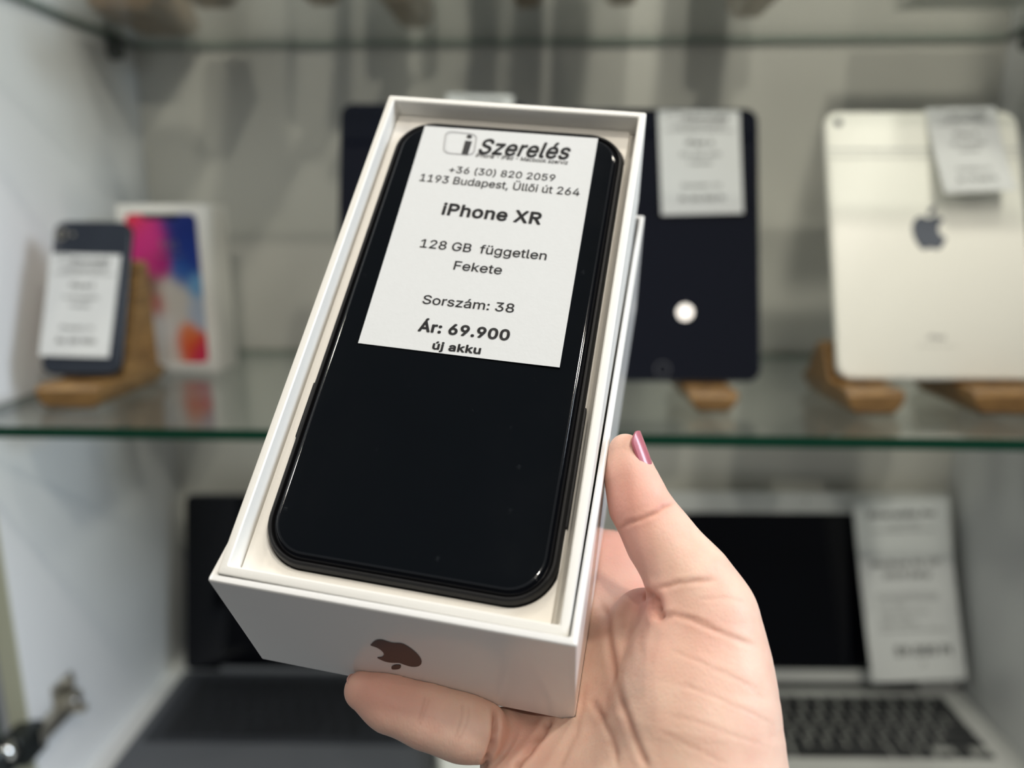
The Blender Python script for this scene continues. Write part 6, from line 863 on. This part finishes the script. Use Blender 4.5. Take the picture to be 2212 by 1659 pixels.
# local redness: finger tips, web fold, pressed pad
def glow(px, py, r, a): return a*np.exp(-((px_-px)**2+(py_-py)**2)/r**2)
flush = glow(800, 1490, 70, .8)+glow(1350, 1060, 90, .8)+glow(1400, 1300, 45, .9)+glow(1500, 1390, 110, .35)+glow(905, 1530, 60, .5)+glow(1340, 1190, 90, .7)+glow(1130, 1590, 60, .6)+glow(1430, 1090, 25, .5)
attr = np.stack([red, np.clip(flush, 0, 1), np.zeros(n_), np.ones(n_)], 1)
me.vertices.foreach_set('co', from_cam(co2).ravel())
ca = me.color_attributes.new('skin', 'FLOAT_COLOR', 'POINT'); ca.data.foreach_set('color', attr.ravel())
def skin():
    m, N, L, B = new_mat('skin')
    tc = N.new('ShaderNodeTexCoord'); at = N.new('ShaderNodeAttribute'); at.attribute_name = 'skin'
    sp_ = N.new('ShaderNodeSeparateColor'); L.new(at.outputs['Color'], sp_.inputs[0])
    n1 = N.new('ShaderNodeTexNoise'); n1.inputs['Scale'].default_value = 110; n1.inputs['Detail'].default_value = 5; L.new(tc.outputs['Object'], n1.inputs['Vector'])
    def mix(fac, a, b):
        x = N.new('ShaderNodeMix'); x.data_type = 'RGBA'
        if hasattr(fac, 'links'): L.new(fac, x.inputs[0])
        else: x.inputs[0].default_value = fac
        for s_, k in ((a, 6), (b, 7)):
            if isinstance(s_, tuple): x.inputs[k].default_value = (*s_, 1)
            else: L.new(s_, x.inputs[k])
        return x.outputs[2]
    mr = N.new('ShaderNodeMapRange'); mr.inputs[1].default_value = .35; mr.inputs[2].default_value = .7; L.new(n1.outputs['Fac'], mr.inputs[0])
    c = mix(mr.outputs[0], (.83, .585, .465), (.78, .50, .395)); c = mix(sp_.outputs[1], c, (.76, .38, .30)); 
    f_ = N.new('ShaderNodeMath'); f_.operation = 'MULTIPLY'; f_.inputs[1].default_value = .55; L.new(sp_.outputs[0], f_.inputs[0])
    c = mix(f_.outputs[0], c, (.42, .17, .11)); L.new(c, B.inputs['Base Color'])
    B.inputs['Roughness'].default_value = .5; B.inputs['Specular IOR Level'].default_value = .35
    B.inputs['Subsurface Weight'].default_value = .35; B.inputs['Subsurface Radius'].default_value = (1.0, .35, .2); B.inputs['Subsurface Scale'].default_value = .0022
    v1 = N.new('ShaderNodeTexVoronoi'); v1.feature = 'DISTANCE_TO_EDGE'; v1.inputs['Scale'].default_value = 900
    mp = N.new('ShaderNodeMapping'); mp.inputs['Scale'].default_value = (1, 1, .55); L.new(tc.outputs['Object'], mp.inputs[0]); L.new(mp.outputs[0], v1.inputs['Vector'])
    v2 = N.new('ShaderNodeTexNoise'); v2.inputs['Scale'].default_value = 420; v2.inputs['Detail'].default_value = 4; L.new(tc.outputs['Object'], v2.inputs['Vector'])
    b1 = N.new('ShaderNodeBump'); b1.inputs['Strength'].default_value = .22; b1.inputs['Distance'].default_value = .0003; L.new(v1.outputs['Distance'], b1.inputs['Height'])
    b2 = N.new('ShaderNodeBump'); b2.inputs['Strength'].default_value = .2; b2.inputs['Distance'].default_value = .0005; L.new(v2.outputs['Fac'], b2.inputs['Height'])
    L.new(b1.outputs[0], b2.inputs['Normal']); L.new(b2.outputs[0], B.inputs['Normal'])
    return m
hand = finish('person', me, skin(), smooth=3.1)
tag(hand, 'right hand with pink thumbnail cradling the white box from below', 'person')
# nails
nm = pm('pink_nail_varnish', (.50, .14, .18), .32, coat=.3, noise=.15, nscale=600)
nn = pm('bare_nail', (.66, .36, .30), .25, coat=.6)
def nail(root, tip, nrm, width, mat, name, lift=.35, curve=1.0):
    root, tip, nrm = (np.array(a, float) for a in (root, tip, nrm)); ax = tip-root; Ln = np.linalg.norm(ax); ax /= Ln
    nrm = nrm-ax*(nrm@ax); nrm /= np.linalg.norm(nrm); sd = np.cross(ax, nrm); v = []; nu, nv = 12, 12
    for th in (0, .55):
        for j in range(nv+1):
            t = j/nv; wloc = width*.5*math.sqrt(max(1-max(0, (t-.7)/.34)**2, .02))*math.sqrt(max(1-max(0, (.22-t)/.26)**2, .05))
            for i in range(nu+1):
                s = (i/nu*2-1)*wloc; rad = width*.62/curve; dz = rad-math.sqrt(max(rad*rad-s*s, 0)); v.append(root+ax*Ln*t+sd*s+nrm*(lift-dz-th-.5*(t-.4)**2))
    f = []; N1 = (nu+1)*(nv+1)
    for j in range(nv):
        for i in range(nu):
            a = j*(nu+1)+i; f.append((a, a+1, a+nu+2, a+nu+1)); f.append((N1+a, N1+a+nu+1, N1+a+nu+2, N1+a+1))
    edge = [i for i in range(nu)]+[nu+(nu+1)*j for j in range(nv)]+[nv*(nu+1)+nu-i for i in range(nu)]+[(nu+1)*(nv-j) for j in range(nv)]
    for i in range(len(edge)): a, b = edge[i], edge[(i+1) % len(edge)]; f.append((a, b, b+N1, a+N1))
    o = fix_normals(mesh(name, from_cam(np.array(v)), f, mat, hand)); return o
T0 = thumb[0][0]; T1 = thumb[1][0]
nail(np.array([(1410-CX)/F*203.0, (1022-CY)/F*203.0, 203.0]), np.array([(1378-CX)/F*206, (932-CY)/F*206, 206.]), (.88, -.30, -.36), 8.0, nm, 'thumbnail', .75)['label'] = 'pink varnished thumbnail'
nail(np.array([(766-CX)/F*209, (1512-CY)/F*209, 209.]), np.array([(750-CX)/F*208, (1464-CY)/F*208, 208.]), (-.93, .30, .1), 7.0, nn, 'fingernail', .2)
#HAND_END
